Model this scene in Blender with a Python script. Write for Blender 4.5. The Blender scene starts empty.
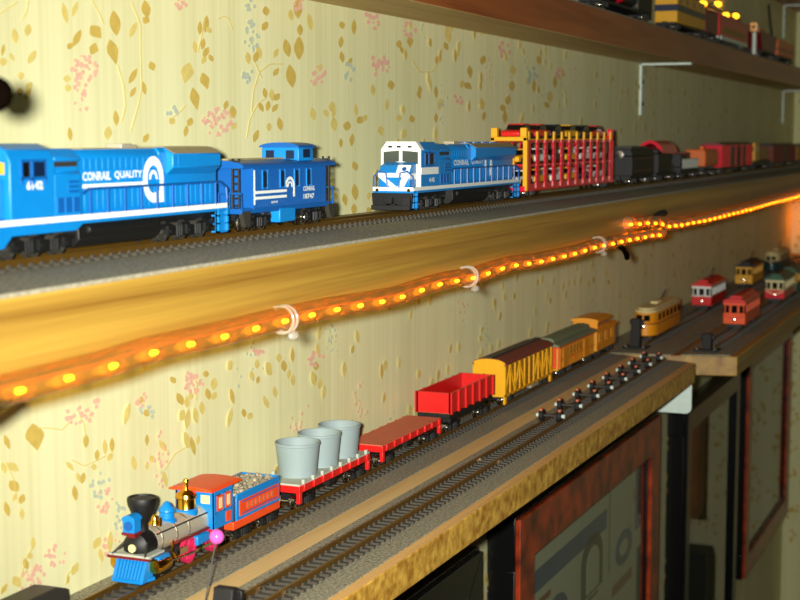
import bpy, bmesh, math, random
from mathutils import Vector, Matrix

# ---------------------------------------------------------------- frame of reference
# lengths in millimetres, measured from the camera: x along the wall, y towards the wall, z up
S = .001
H = 1550.0          # camera height above the floor
WALL = 280.0        # camera to wall
RIGHT = Vector((.38530352, -.9227899, 0)); UP = Vector((.09968964, .04162461, .99414756)); FWD = Vector((.91738933, .38304855, -.1080307))
F = 1500.0

def W(x, y, z):
    return Vector((x*S, (y-WALL)*S, (z+H)*S))

def ray(u, v):
    return RIGHT*((u-400)/F) + UP*((300-v)/F) + FWD

def at_y(u, v, y):
    r = ray(u, v); return r*(y/r.y)

def at_z(u, v, z):
    r = ray(u, v); return r*(z/r.z)

sc = bpy.context.scene
C = sc.collection

# ---------------------------------------------------------------- camera
cam = bpy.data.cameras.new('camera'); camo = bpy.data.objects.new('camera', cam); C.objects.link(camo)
m = Matrix.Identity(4)
for i in range(3):
    m[i][0] = RIGHT[i]; m[i][1] = UP[i]; m[i][2] = -FWD[i]; m[i][3] = W(0, 0, 0)[i]
camo.matrix_world = m
cam.sensor_width = 36; cam.lens = 36*F/800; cam.clip_start = .01; cam.clip_end = 50
cam.dof.use_dof = True; cam.dof.focus_distance = .60; cam.dof.aperture_fstop = 30
sc.camera = camo

# ---------------------------------------------------------------- world, flash, exposure
wd = bpy.data.worlds.new('world'); sc.world = wd; wd.use_nodes = True
wd.node_tree.nodes['Background'].inputs[0].default_value = (1, .58, .13, 1)
wd.node_tree.nodes['Background'].inputs[1].default_value = .021
fl = bpy.data.lights.new('camera_flash', 'SPOT'); fl.spot_size = math.radians(76); fl.spot_blend = 1.0; flo = bpy.data.objects.new('camera_flash', fl); C.objects.link(flo)
flo.location = W(0, 0, 0) + (RIGHT*-13 + UP*5)*S
fl.energy = 29.0; fl.color = (1, .99, .92); fl.shadow_soft_size = .005
flo.rotation_euler = (FWD+RIGHT*.19).to_track_quat('-Z', 'Y').to_euler()
sc.view_settings.view_transform = 'Standard'; sc.view_settings.look = 'None'
sc.view_settings.gamma = 1; sc.view_settings.exposure = 0.0; sc.view_settings.use_curve_mapping = False
sc.cycles.use_denoising = True
sc.cycles.max_bounces = 6; sc.cycles.transparent_max_bounces = 16
sc.cycles.sample_clamp_indirect = 3.0

# ---------------------------------------------------------------- materials
def lin(c):
    def f(x):
        x /= 255.0
        return x/12.92 if x <= .04045 else ((x+.055)/1.055)**2.4
    return (f(c[0]), f(c[1]), f(c[2]), 1)

def base_mat(name):
    mt = bpy.data.materials.new(name); mt.use_nodes = True
    nt = mt.node_tree; return mt, nt, nt.nodes['Principled BSDF']

def plastic(name, rgb, rough=.4, metal=0, var=.08, scale=220, bump=0):
    mt, nt, b = base_mat(name)
    tc = nt.nodes.new('ShaderNodeTexCoord'); nz = nt.nodes.new('ShaderNodeTexNoise'); nz.inputs['Scale'].default_value = scale
    nt.links.new(tc.outputs['Object'], nz.inputs['Vector'])
    mx = nt.nodes.new('ShaderNodeMix'); mx.data_type = 'RGBA'
    c = lin(rgb); mx.inputs[6].default_value = tuple(x*(1-var) for x in c[:3])+(1,); mx.inputs[7].default_value = tuple(min(1, x*(1+var)) for x in c[:3])+(1,)
    nt.links.new(nz.outputs['Fac'], mx.inputs[0]); nt.links.new(mx.outputs[2], b.inputs['Base Color'])
    b.inputs['Roughness'].default_value = rough; b.inputs['Metallic'].default_value = metal
    if bump:
        bp = nt.nodes.new('ShaderNodeBump'); bp.inputs['Strength'].default_value = bump; bp.inputs['Distance'].default_value = .001
        nt.links.new(nz.outputs['Fac'], bp.inputs['Height']); nt.links.new(bp.outputs['Normal'], b.inputs['Normal'])
    return mt

def wood(name, dark, light, scale=1.0, rough=.5, gx=3, gy=60):
    mt, nt, b = base_mat(name)
    tc = nt.nodes.new('ShaderNodeTexCoord'); mp = nt.nodes.new('ShaderNodeMapping'); mp.inputs['Scale'].default_value = (gx*scale, gy*scale, gy*scale)
    nt.links.new(tc.outputs['Object'], mp.inputs['Vector'])
    nz = nt.nodes.new('ShaderNodeTexNoise'); nz.inputs['Scale'].default_value = 1.6; nz.inputs['Detail'].default_value = 5; nz.inputs['Distortion'].default_value = .6
    nt.links.new(mp.outputs['Vector'], nz.inputs['Vector'])
    mp2 = nt.nodes.new('ShaderNodeMapping'); mp2.inputs['Scale'].default_value = (gx*6*scale, gy*9*scale, gy*9*scale)
    nt.links.new(tc.outputs['Object'], mp2.inputs['Vector'])
    n2 = nt.nodes.new('ShaderNodeTexNoise'); n2.inputs['Scale'].default_value = 2.0; n2.inputs['Detail'].default_value = 3
    nt.links.new(mp2.outputs['Vector'], n2.inputs['Vector'])
    ad = nt.nodes.new('ShaderNodeMath'); ad.operation = 'MULTIPLY_ADD'; ad.inputs[1].default_value = .35
    nt.links.new(n2.outputs['Fac'], ad.inputs[0]); nt.links.new(nz.outputs['Fac'], ad.inputs[2])
    rp = nt.nodes.new('ShaderNodeValToRGB'); rp.color_ramp.elements[0].position = .42; rp.color_ramp.elements[1].position = .85
    rp.color_ramp.elements[0].color = lin(dark); rp.color_ramp.elements[1].color = lin(light)
    nt.links.new(ad.outputs[0], rp.inputs[0]); nt.links.new(rp.outputs[0], b.inputs['Base Color'])
    b.inputs['Roughness'].default_value = rough
    return mt

def speckle(name, a, b_, scale=700, rough=.9, bump=.5):
    mt, nt, b = base_mat(name)
    tc = nt.nodes.new('ShaderNodeTexCoord'); nz = nt.nodes.new('ShaderNodeTexNoise'); nz.inputs['Scale'].default_value = scale; nz.inputs['Detail'].default_value = 3
    nt.links.new(tc.outputs['Object'], nz.inputs['Vector'])
    rp = nt.nodes.new('ShaderNodeValToRGB'); rp.color_ramp.elements[0].position = .32; rp.color_ramp.elements[1].position = .68
    rp.color_ramp.elements[0].color = lin(a); rp.color_ramp.elements[1].color = lin(b_)
    nt.links.new(nz.outputs['Fac'], rp.inputs[0]); nt.links.new(rp.outputs[0], b.inputs['Base Color'])
    bp = nt.nodes.new('ShaderNodeBump'); bp.inputs['Strength'].default_value = bump; bp.inputs['Distance'].default_value = .0006
    nt.links.new(nz.outputs['Fac'], bp.inputs['Height']); nt.links.new(bp.outputs['Normal'], b.inputs['Normal'])
    b.inputs['Roughness'].default_value = rough
    return mt

def wallpaper():
    mt, nt, b = base_mat('wallpaper')
    tc = nt.nodes.new('ShaderNodeTexCoord')
    mp = nt.nodes.new('ShaderNodeMapping'); mp.inputs['Scale'].default_value = (420, 420, 6)
    nt.links.new(tc.outputs['Object'], mp.inputs['Vector'])
    nz = nt.nodes.new('ShaderNodeTexNoise'); nz.inputs['Scale'].default_value = 1.0; nz.inputs['Detail'].default_value = 2
    nt.links.new(mp.outputs['Vector'], nz.inputs['Vector'])
    mp2 = nt.nodes.new('ShaderNodeMapping'); mp2.inputs['Scale'].default_value = (45, 45, .3)
    nt.links.new(tc.outputs['Object'], mp2.inputs['Vector'])
    n2 = nt.nodes.new('ShaderNodeTexNoise'); n2.inputs['Scale'].default_value = 1.0
    nt.links.new(mp2.outputs['Vector'], n2.inputs['Vector'])
    ad = nt.nodes.new('ShaderNodeMath'); ad.operation = 'ADD'; nt.links.new(nz.outputs['Fac'], ad.inputs[0]); nt.links.new(n2.outputs['Fac'], ad.inputs[1])
    rp = nt.nodes.new('ShaderNodeValToRGB'); rp.color_ramp.elements[0].position = .35; rp.color_ramp.elements[1].position = .62
    hf = nt.nodes.new('ShaderNodeMath'); hf.operation = 'MULTIPLY'; hf.inputs[1].default_value = .5
    nt.links.new(ad.outputs[0], hf.inputs[0]); nt.links.new(hf.outputs[0], rp.inputs[0])
    rp.color_ramp.elements[0].color = lin((222, 218, 162)); rp.color_ramp.elements[1].color = lin((236, 233, 180))
    nt.links.new(rp.outputs[0], b.inputs['Base Color']); b.inputs['Roughness'].default_value = .75
    return mt

def emit(name, rgb, strength, base=None):
    mt, nt, b = base_mat(name)
    b.inputs['Base Color'].default_value = lin(base or rgb); b.inputs['Emission Color'].default_value = lin(rgb); b.inputs['Emission Strength'].default_value = strength
    return mt

def clear(name, tint, gloss=.25, diff=.2, dcol=None, rough=.08):
    # clear or tinted plastic: see-through body with a milky share and a shiny skin
    mt = bpy.data.materials.new(name); mt.use_nodes = True; nt = mt.node_tree
    for n in list(nt.nodes):
        if n.type != 'OUTPUT_MATERIAL': nt.nodes.remove(n)
    out = [n for n in nt.nodes][0]
    tr = nt.nodes.new('ShaderNodeBsdfTransparent'); tr.inputs[0].default_value = lin(tint)
    df = nt.nodes.new('ShaderNodeBsdfDiffuse'); df.inputs[0].default_value = lin(dcol or tint)
    tl = nt.nodes.new('ShaderNodeBsdfTranslucent'); tl.inputs[0].default_value = lin(dcol or tint)
    gl = nt.nodes.new('ShaderNodeBsdfGlossy'); gl.inputs['Roughness'].default_value = rough
    m0 = nt.nodes.new('ShaderNodeMixShader'); m0.inputs[0].default_value = .5
    nt.links.new(df.outputs[0], m0.inputs[1]); nt.links.new(tl.outputs[0], m0.inputs[2])
    m1 = nt.nodes.new('ShaderNodeMixShader'); m1.inputs[0].default_value = diff
    nt.links.new(tr.outputs[0], m1.inputs[1]); nt.links.new(m0.outputs[0], m1.inputs[2])
    lw = nt.nodes.new('ShaderNodeFresnel'); lw.inputs[0].default_value = 1.45
    mu = nt.nodes.new('ShaderNodeMath'); mu.operation = 'MULTIPLY'; mu.inputs[1].default_value = gloss*4
    nt.links.new(lw.outputs[0], mu.inputs[0]); mu.use_clamp = True
    ge = nt.nodes.new('ShaderNodeNewGeometry'); ms = nt.nodes.new('ShaderNodeMath'); ms.operation = 'SUBTRACT'; ms.inputs[0].default_value = 1.0
    nt.links.new(ge.outputs['Backfacing'], ms.inputs[1]); mk = nt.nodes.new('ShaderNodeMath'); mk.operation = 'MULTIPLY'
    nt.links.new(mu.outputs[0], mk.inputs[0]); nt.links.new(ms.outputs[0], mk.inputs[1]); mu = mk
    m2 = nt.nodes.new('ShaderNodeMixShader'); nt.links.new(mu.outputs[0], m2.inputs[0])
    nt.links.new(m1.outputs[0], m2.inputs[1]); nt.links.new(gl.outputs[0], m2.inputs[2])
    nt.links.new(m2.outputs[0], out.inputs[0])
    return mt

M = {}
M['wallpaper'] = wallpaper()
M['leaf'] = plastic('print_leaf', (206, 178, 84), .8, var=.2, scale=300)
M['leaf_pale'] = plastic('print_leaf_pale', (220, 200, 112), .8, var=.2, scale=300)
M['pink'] = plastic('print_pink', (234, 184, 158), .8, var=.2, scale=500)
M['blueprint'] = plastic('print_pale_blue', (190, 200, 176), .8, var=.2, scale=500)
M['pine'] = wood('pine', (124, 84, 26), (184, 146, 58), 1, .45, 1.1, 60)
M['pine_red'] = wood('stained_pine', (128, 56, 22), (170, 94, 42), 1, .4)
M['pine_under'] = wood('pale_pine', (176, 140, 78), (206, 172, 104), 1, .6)
M['ply'] = speckle('rough_sawn_edge', (164, 112, 34), (232, 184, 78), 260, .45, .4)
M['rimwood'] = wood('raw_wood_rim', (206, 150, 78), (230, 184, 112), 1, .6)
M['strip'] = wood('bare_wood_strip', (208, 172, 104), (232, 200, 134), 1, .6)
M['bed'] = speckle('grey_cork', (104, 100, 80), (172, 166, 138), 900, .95, .7)
M['bed_edge'] = speckle('pale_cork_edge', (136, 130, 108), (170, 162, 136), 900, .95, .3)
M['blue'] = plastic('blue_plastic', (8, 126, 200), .38)
M['blue_deep'] = plastic('deep_blue_plastic', (10, 86, 160), .4)
M['navy'] = plastic('navy_plastic', (8, 30, 60), .4)
M['white'] = plastic('white_paint', (236, 240, 230), .5, var=.03)
M['black'] = plastic('black_plastic', (8, 8, 8), .55)
M['darkgrey'] = plastic('dark_grey_plastic', (50, 48, 42), .5)
M['tie'] = plastic('tie_brown_black', (66, 62, 52), .6, var=.3, scale=900)
M['dustgrey'] = plastic('dusty_grey', (150, 138, 98), .8, var=.15, scale=600)
M['rail'] = plastic('brass_rail', (138, 102, 40), .35, .75, var=.2)
M['steel'] = plastic('bright_steel', (206, 200, 186), .22, 1.0)
M['silver'] = plastic('silver_paint', (196, 188, 164), .28, .4)
M['gold'] = plastic('gold_brass', (226, 168, 52), .22, 1.0)
M['glass_dark'] = plastic('dark_window', (14, 18, 20), .08)
M['glass_grey'] = plastic('grey_window', (74, 80, 72), .12)
M['glint'] = plastic('painted_window_glint', (206, 168, 50), .12)  # yellow reflection on one windshield pane, painted as its colour
M['red'] = plastic('red_plastic', (214, 26, 22), .38)
M['redorange'] = plastic('red_orange_plastic', (230, 74, 24), .4)
M['tramorange'] = plastic('tram_orange', (240, 84, 10), .5)
M['crimson'] = plastic('crimson_plastic', (222, 18, 46), .26)
M['darkred'] = plastic('dark_red_plastic', (112, 18, 18), .45)
M['deck'] = plastic('red_brown_deck', (200, 104, 70), .75, var=.12, scale=400)
M['roofbrown'] = plastic('brown_roof', (120, 58, 40), .7)
M['pinkwheel'] = plastic('crimson_wheel', (196, 34, 78), .35)
M['pinball'] = plastic('pink_pearl', (240, 96, 190), .15)
M['greytub'] = plastic('grey_tub', (140, 156, 156), .6, var=.03)
M['greydeck'] = plastic('grey_deck', (176, 180, 164), .65)
M['yellow'] = plastic('yellow_plastic', (236, 172, 14), .45)
M['yelloworange'] = plastic('orange_yellow_plastic', (232, 150, 22), .45)
M['orange'] = plastic('orange_plastic', (222, 104, 20), .45)
M['ochre'] = plastic('ochre_slats', (172, 118, 20), .5)
M['greenroof'] = plastic('grey_green_roof', (112, 124, 92), .75, var=.15, scale=300)
M['cream'] = plastic('cream_paint', (226, 210, 150), .5)
M['green'] = plastic('green_paint', (18, 92, 62), .5)
M['teal'] = plastic('dark_teal_paint', (12, 60, 58), .4)
M['coal'] = speckle('coal_crumbs', (70, 64, 50), (190, 178, 146), 700, .9, .9)
M['galv'] = plastic('galvanised_steel', (216, 232, 220), .35, .1)
M['rubber'] = plastic('black_rubber', (20, 18, 16), .7)
M['tube'] = clear('amber_tube', (255, 228, 160), .2, .26, (232, 190, 100), .1)
M['bulb'] = emit('amber_bulb', (255, 134, 18), 34)
M['glow'] = emit('amber_scatter_glow', (255, 150, 16), .7)  # bulb light scattered in the tube, imitated by emission of its own
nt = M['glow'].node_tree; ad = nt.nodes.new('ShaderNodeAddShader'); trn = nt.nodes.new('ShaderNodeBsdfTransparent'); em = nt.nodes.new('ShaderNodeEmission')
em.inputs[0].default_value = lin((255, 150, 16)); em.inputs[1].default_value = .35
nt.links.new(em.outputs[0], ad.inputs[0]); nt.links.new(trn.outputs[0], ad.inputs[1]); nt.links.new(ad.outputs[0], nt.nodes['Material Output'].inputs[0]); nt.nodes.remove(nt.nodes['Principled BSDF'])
M['lamp'] = emit('amber_lamp', (255, 170, 30), 5)
M['clip'] = clear('clear_clip', (250, 250, 240), .35, .35, (240, 236, 222), .1)
M['burl'] = speckle('burl_wood', (92, 26, 10), (196, 70, 24), 60, .3, .05)
M['frameblack'] = plastic('black_lacquer', (14, 14, 15), .25)
M['paper'] = plastic('poster_paper', (206, 200, 166), .8)
M['inkblue'] = plastic('ink_blue', (60, 84, 120), .8)
M['inkdark'] = plastic('ink_dark', (62, 60, 52), .8)
M['inkred'] = plastic('ink_rust', (150, 70, 50), .8)
M['darkprint'] = plastic('dark_print', (26, 26, 22), .7)
M['pane'] = clear('glass_pane', (245, 250, 248), .3, 0.0, None, .01)
M['cabinetwood'] = wood('cabinet_wood', (150, 84, 24), (190, 120, 44), .4, .5)
M['plaster'] = plastic('plaster', (150, 128, 92), .9)
M['carpet'] = speckle('floor_carpet', (70, 60, 46), (110, 96, 76), 300, 1, .3)
M['strap'] = plastic('dark_brown_cord', (9, 5, 3), 1.0); M['strap'].node_tree.nodes['Principled BSDF'].inputs['Specular IOR Level'].default_value = 0

# ---------------------------------------------------------------- mesh builder (mm in, metres out)
class MB:
    def __init__(s): s.v = []; s.f = []; s.mi = []; s.cur = 0
    def add(s, vs, fs):
        o = len(s.v); s.v += [tuple(v) for v in vs]; s.f += [tuple(o+i for i in f) for f in fs]; s.mi += [s.cur]*len(fs); return s
    def bx(s, x0, x1, y0, y1, z0, z1):
        return s.add([(x0,y0,z0),(x1,y0,z0),(x1,y1,z0),(x0,y1,z0),(x0,y0,z1),(x1,y0,z1),(x1,y1,z1),(x0,y1,z1)],
                     [(0,3,2,1),(4,5,6,7),(0,1,5,4),(1,2,6,5),(2,3,7,6),(3,0,4,7)])
    def prism(s, poly, ax, a, b):
        n = len(poly)
        def mk(p, t): return {'x': (t, p[0], p[1]), 'y': (p[0], t, p[1]), 'z': (p[0], p[1], t)}[ax]
        vs = [mk(p, a) for p in poly]+[mk(p, b) for p in poly]
        fs = [tuple(range(n))[::-1], tuple(range(n, 2*n))]+[(i, (i+1) % n, n+(i+1) % n, n+i) for i in range(n)]
        return s.add(vs, fs)
    def cyl(s, p0, p1, r0, r1=None, n=14):
        r1 = r0 if r1 is None else r1
        p0 = Vector(p0); p1 = Vector(p1); d = (p1-p0).normalized()
        a = d.orthogonal().normalized(); b = d.cross(a)
        vs = []
        for p, r in ((p0, r0), (p1, r1)):
            for i in range(n):
                t = 2*math.pi*i/n; vs.append(p+(a*math.cos(t)+b*math.sin(t))*r)
        fs = [tuple(range(n))[::-1], tuple(range(n, 2*n))]+[(i, (i+1) % n, n+(i+1) % n, n+i) for i in range(n)]
        return s.add(vs, fs)
    def bar(s, p0, p1, r=.3, n=6): return s.cyl(p0, p1, r, r, n)
    def tube(s, path, r, n=8, cap=True):
        path = [Vector(p) for p in path]; vs = []; prev = None
        for k, p in enumerate(path):
            d = (path[min(k+1, len(path)-1)]-path[max(k-1, 0)]).normalized()
            if prev is None: a = d.orthogonal().normalized()
            else: a = (prev-d*prev.dot(d)).normalized()
            prev = a; b = d.cross(a)
            for i in range(n):
                t = 2*math.pi*i/n; vs.append(p+(a*math.cos(t)+b*math.sin(t))*r)
        fs = []
        for k in range(len(path)-1):
            for i in range(n): fs.append((k*n+i, k*n+(i+1) % n, (k+1)*n+(i+1) % n, (k+1)*n+i))
        if cap: fs += [tuple(range(n))[::-1], tuple(range((len(path)-1)*n, len(path)*n))]
        return s.add(vs, fs)
    def lathe(s, prof, c, ax='z', n=20):
        vs = []; c = Vector(c)
        for r, h in prof:
            for i in range(n):
                t = 2*math.pi*i/n; a, b = r*math.cos(t), r*math.sin(t)
                vs.append(c+Vector({'z': (a, b, h), 'y': (a, h, b), 'x': (h, a, b)}[ax]))
        fs = []
        for k in range(len(prof)-1):
            for i in range(n): fs.append((k*n+i, k*n+(i+1) % n, (k+1)*n+(i+1) % n, (k+1)*n+i))
        fs += [tuple(range(n))[::-1], tuple(range((len(prof)-1)*n, len(prof)*n))]
        return s.add(vs, fs)
    def ball(s, c, r, n=14, sq=(1, 1, 1)):
        k = n//2; prof = [(math.sin(math.pi*i/k)*r, -math.cos(math.pi*i/k)*r) for i in range(k+1)]
        prof[0] = (.001*r, -r); prof[-1] = (.001*r, r)
        o = len(s.v); s.lathe(prof, (0, 0, 0), 'z', n)
        for i in range(o, len(s.v)):
            v = s.v[i]; s.v[i] = (c[0]+v[0]*sq[0], c[1]+v[1]*sq[1], c[2]+v[2]*sq[2])
        return s
    def poly(s, pts): return s.add(pts, [tuple(range(len(pts)))])
    def ring(s, r0, r1, a0, a1, place, n=24, d=.12):
        # flat arc band: place(u, v, depth) turns flat co-ordinates into a point
        vs = []; fs = []
        for i in range(n+1):
            t = math.radians(a0+(a1-a0)*i/n)
            for r in (r0, r1):
                for dd in (0, d): vs.append(place(math.cos(t)*r, math.sin(t)*r, dd))
        for i in range(n):
            o = i*4; fs += [(o, o+4, o+6, o+2), (o+1, o+3, o+7, o+5), (o, o+1, o+5, o+4), (o+2, o+6, o+7, o+3)]
        fs += [(0, 2, 3, 1), (n*4, n*4+1, n*4+3, n*4+2)]
        return s.add(vs, fs)
    def build(s, name, mats, parent=None, bevel=0, smooth=True, origin=None):
        me = bpy.data.meshes.new(name)
        me.from_pydata([(v[0]*S, v[1]*S, v[2]*S) for v in s.v], [], s.f)
        mats = mats if isinstance(mats, (list, tuple)) else [mats]
        for mt in mats: me.materials.append(M[mt] if isinstance(mt, str) else mt)
        for p, i in zip(me.polygons, s.mi): p.material_index = i
        bm = bmesh.new(); bm.from_mesh(me); bmesh.ops.recalc_face_normals(bm, faces=bm.faces); bm.to_mesh(me); bm.free()
        if smooth:
            me.shade_smooth(); me.set_sharp_from_angle(angle=math.radians(35))
        o = bpy.data.objects.new(name, me); C.objects.link(o)
        if parent is not None: o.parent = parent
        if origin is not None: o.location = W(*origin)
        if bevel:
            bv = o.modifiers.new('bevel', 'BEVEL'); bv.width = bevel*S; bv.segments = 2; bv.limit_method = 'ANGLE'
        return o

def tag(o, label=None, cat=None, group=None, kind=None):
    if label: o['label'] = label
    if cat: o['category'] = cat
    if group: o['group'] = group
    if kind: o['kind'] = kind
    return o

def thing(name, loc, label, cat, group=None):
    o = bpy.data.objects.new(name, None); C.objects.link(o); o.empty_display_size = .005
    o.location = W(*loc); return tag(o, label, cat, group)

def kids(o): return [c for c in bpy.data.objects if c.parent == o]

def dup(o, loc, label=None, group=None):
    def cp(a, parent):
        c = a.copy(); C.objects.link(c)
        if parent is not None: c.parent = parent
        for k in kids(a): cp(k, c)
        return c
    c = cp(o, None); c.location = W(*loc)
    if label: c['label'] = label
    if group: c['group'] = group
    return c

def text_geo(txt, width, height, bold=.0):
    cu = bpy.data.curves.new('t', 'FONT'); cu.body = txt; cu.size = 1; cu.offset = bold; cu.resolution_u = 2
    o = bpy.data.objects.new('t', cu); C.objects.link(o)
    bpy.context.view_layer.update()
    me = bpy.data.meshes.new_from_object(o.evaluated_get(bpy.context.evaluated_depsgraph_get()))
    vs = [v.co.copy() for v in me.vertices]; fs = [tuple(p.vertices) for p in me.polygons]
    x0 = min(v.x for v in vs); x1 = max(v.x for v in vs); y0 = min(v.y for v in vs); y1 = max(v.y for v in vs)
    bpy.data.objects.remove(o); bpy.data.curves.remove(cu); bpy.data.meshes.remove(me)
    return [((v.x-x0)/(x1-x0)*width, (v.y-y0)/(y1-y0)*height) for v in vs], fs

def side_text(mb, txt, x, z, y, w, h, bold=.02):
    """lettering on a side that faces the viewer (-y); x, z: lower left corner"""
    vs, fs = text_geo(txt, w, h, bold); mb.add([(x+a, y, z+b) for a, b in vs], fs); return mb

# ================================================================ THE SETTING
random.seed(4)

def heart(n=9):
    pts = []
    for i in range(n):
        t = math.pi*i/(n-1); pts.append((math.sin(t)*.5*(1-.35*i/(n-1))*(1.15 if i < n/2 else 1), -.5+i/(n-1)))
    return pts+[(-x, y) for x, y in pts[::-1][1:-1]]
def lance(n=11):
    pts = [(math.sin(math.pi*i/(n-1))**.85*.5, -.5+i/(n-1)) for i in range(n)]
    return pts+[(-x, y) for x, y in pts[::-1][1:-1]]

# pattern of the wallpaper: leaves as seen (u, v, length, width, tilt from upright, kind) on the wall
LEAVES = [(115,23,26,11,8,0),(113,52,27,12,15,1),(96,32,17,13,40,1),(94,49,10,13,70,1),(77,38,19,7,-25,0),(70,46,8,6,-40,0),(65,13,22,6,12,0),(75,9,17,5,-20,0),
 (133,30,18,6,-25,0),(146,9,18,9,10,0),(146,20,8,8,60,0),(133,76,18,6,-28,0),(144,88,14,5,12,0),(133,92,12,5,-30,0),(152,66,10,7,20,0),(15,36,16,7,8,0),(28,30,13,7,-10,0),(32,57,16,7,-30,0),
 (21,76,9,7,0,1),(20,92,9,7,0,1),(28,93,16,5,-25,0),(29,86,7,9,50,0),(3,62,9,10,0,1),(67,79,8,8,0,1),(68,88,8,7,0,0),(3,50,4,12,80,0),(12,57,10,4,30,0),
 (187,73,22,14,-12,1),(205,81,18,10,18,1),(195,99,24,10,12,1),(200,28,14,5,0,0),(206,24,18,6,-5,0),(209,30,8,5,50,0),(195,47,13,5,8,0),(203,44,12,5,-8,0),(206,52,12,6,-28,0),(204,60,9,5,-30,0),(211,58,5,8,-60,0),
 (259,52,15,6,12,0),(248,58,13,6,8,0),(256,57,12,6,-12,0),(266,11,10,7,10,0),(265,26,7,10,60,0),(291,76,24,10,8,0),(287,48,19,8,12,0),(299,48,24,10,0,0),(276,53,11,5,-25,0),(276,72,10,5,-35,0),
 (265,93,11,5,10,0),(272,95,13,6,5,0),(277,97,9,6,-35,0),(261,107,11,5,25,0),(268,106,11,5,-10,0),(275,108,10,5,-35,0),(269,127,9,5,0,0),(280,124,14,6,10,0),(233,112,13,7,8,0),(226,105,10,5,-15,0),(234,126,6,8,60,0),
 (256,136,6,13,70,0),(116,118,16,6,5,0),(108,133,14,8,-8,0),(70,134,14,5,5,0),(146,138,6,10,60,0),(172,121,8,7,45,0),(190,122,7,9,70,0),(186,131,12,5,-10,0),(298,8,22,9,0,0),(291,15,12,6,10,0),
 (310,22,18,6,10,0),(342,25,8,6,20,0),(341,42,12,5,-5,0),(354,27,16,5,0,0),(342,57,12,5,10,0),(350,62,10,4,-20,0),(320,68,9,5,-10,0),(313,114,14,6,10,0),(332,107,12,7,0,0),(326,113,9,5,30,0),(334,113,10,4,-25,0),
 (360,120,8,8,50,0),(347,126,10,8,-10,0),(356,110,14,4,5,0),(365,118,8,5,-30,0),(391,85,10,7,10,0),(373,90,12,5,5,0),(387,105,12,4,-5,0),(381,131,11,7,10,1),(412,119,8,6,20,0),(399,44,8,6,0,0),(402,50,9,4,20,0),
 (410,42,12,7,0,1),(410,36,8,5,-20,0),(448,34,20,6,5,0),(446,46,9,5,20,0),(437,60,10,4,-5,0),(470,72,14,6,5,1),(468,86,10,7,50,1),(462,84,9,5,-10,0),(483,60,10,6,-15,0),(420,90,10,4,0,0),(436,92,13,4,5,0),(440,104,12,5,-10,0),
 (436,118,10,4,0,0),(419,95,9,4,20,0),(508,100,10,6,-10,0),(512,86,11,6,0,0),(503,108,8,6,30,0),(513,70,10,6,10,0),(505,117,14,5,0,0),(534,86,14,4,0,0),(539,60,9,5,10,0),(529,80,9,4,-10,0),(550,97,13,6,0,0),(555,82,13,4,0,0),
 (547,105,8,5,40,0),(482,104,13,6,10,0),(484,116,10,4,-10,0),(399,118,7,6,0,0),(300,30,12,6,0,0),
 (355,192,17,7,5,0),(345,200,13,6,10,1),(354,209,11,6,0,0),(336,196,8,4,0,0),(369,210,6,6,30,0),(369,196,9,4,-10,0),(334,124,15,7,5,0),(341,143,10,4,0,0),(352,140,13,5,-5,0),(355,166,10,6,20,0),
 (35,437,28,20,10,1),(7,442,6,15,-70,0),(86,441,14,6,0,0),(79,478,12,5,25,0),(75,493,16,6,8,0),(83,478,12,5,-10,0),(70,466,5,11,-50,0),(97,455,11,5,-5,0),(105,447,16,5,5,0),(112,445,15,5,0,0),(110,457,6,9,60,0),(94,467,7,6,0,0),
 (13,467,14,8,55,0),(4,468,12,6,20,0),(14,486,14,10,40,0),(7,509,16,6,15,0),(22,499,7,10,70,0),(22,514,12,5,0,0),(15,497,10,4,-20,0),(134,463,6,14,-80,0),(147,440,12,4,0,0),(152,459,8,6,30,0),(163,446,14,6,35,0),(165,479,17,5,12,0),
 (147,466,8,4,0,0),(193,446,20,5,12,0),(198,440,10,4,-10,0),(33,543,13,5,0,0),(26,564,12,6,15,0),(17,582,14,10,35,1),(75,569,7,14,65,0),(68,579,10,3,0,0),(97,543,8,13,60,0),(101,555,15,5,12,0),(30,556,7,6,0,0),(4,589,5,12,60,0),(22,596,10,7,10,0),
 (180,399,14,7,25,0),(187,402,12,6,0,0),(191,396,8,5,0,0),(141,400,8,5,-20,0),(147,413,8,7,30,0),(202,408,14,6,5,0),(208,394,12,6,15,0),(214,384,13,7,-5,0),(214,396,6,9,60,0),(173,380,6,8,-50,0),(206,374,7,6,0,0),
 (252,376,12,5,10,0),(258,380,8,4,-10,0),(257,364,10,5,0,0),(284,366,12,6,8,0),(289,374,10,4,-8,0),(279,358,9,6,0,0),(293,380,13,5,0,0),(244,413,9,5,10,0),(250,416,8,6,-30,0),(314,378,12,6,10,0),(320,384,11,5,-10,0),(316,366,9,6,0,0),(266,402,14,5,20,0),(275,392,12,5,10,0)]
PINKS = [(85,67,14,12,40),(82,92,9,20,18),(218,122,14,14,34),(208,118,7,6,10),(181,4,6,8,10),(299,5,6,7,8),(318,76,9,12,22),(380,66,9,15,22),(459,98,5,7,8),(408,30,8,8,10),(79,415,14,9,26),(97,404,6,4,8),(31,578,14,16,34),(55,556,10,12,16),
 (192,384,11,9,24),(187,376,6,5,8),(316,360,8,9,14),(258,350,6,4,8),(142,400,6,8,8),(372,20,7,10,12),(505,50,6,8,10),(560,72,5,7,8),(112,545,8,16,14),(104,500,9,14,14)]
BLUES = [(252,36,8,15,24),(248,76,6,7,8),(172,112,6,5,8),(349,72,6,9,10),(147,412,7,9,10),(100,485,10,14,16),(118,515,8,14,12),(250,4,7,6,8),(533,76,5,8,8)]
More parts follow.
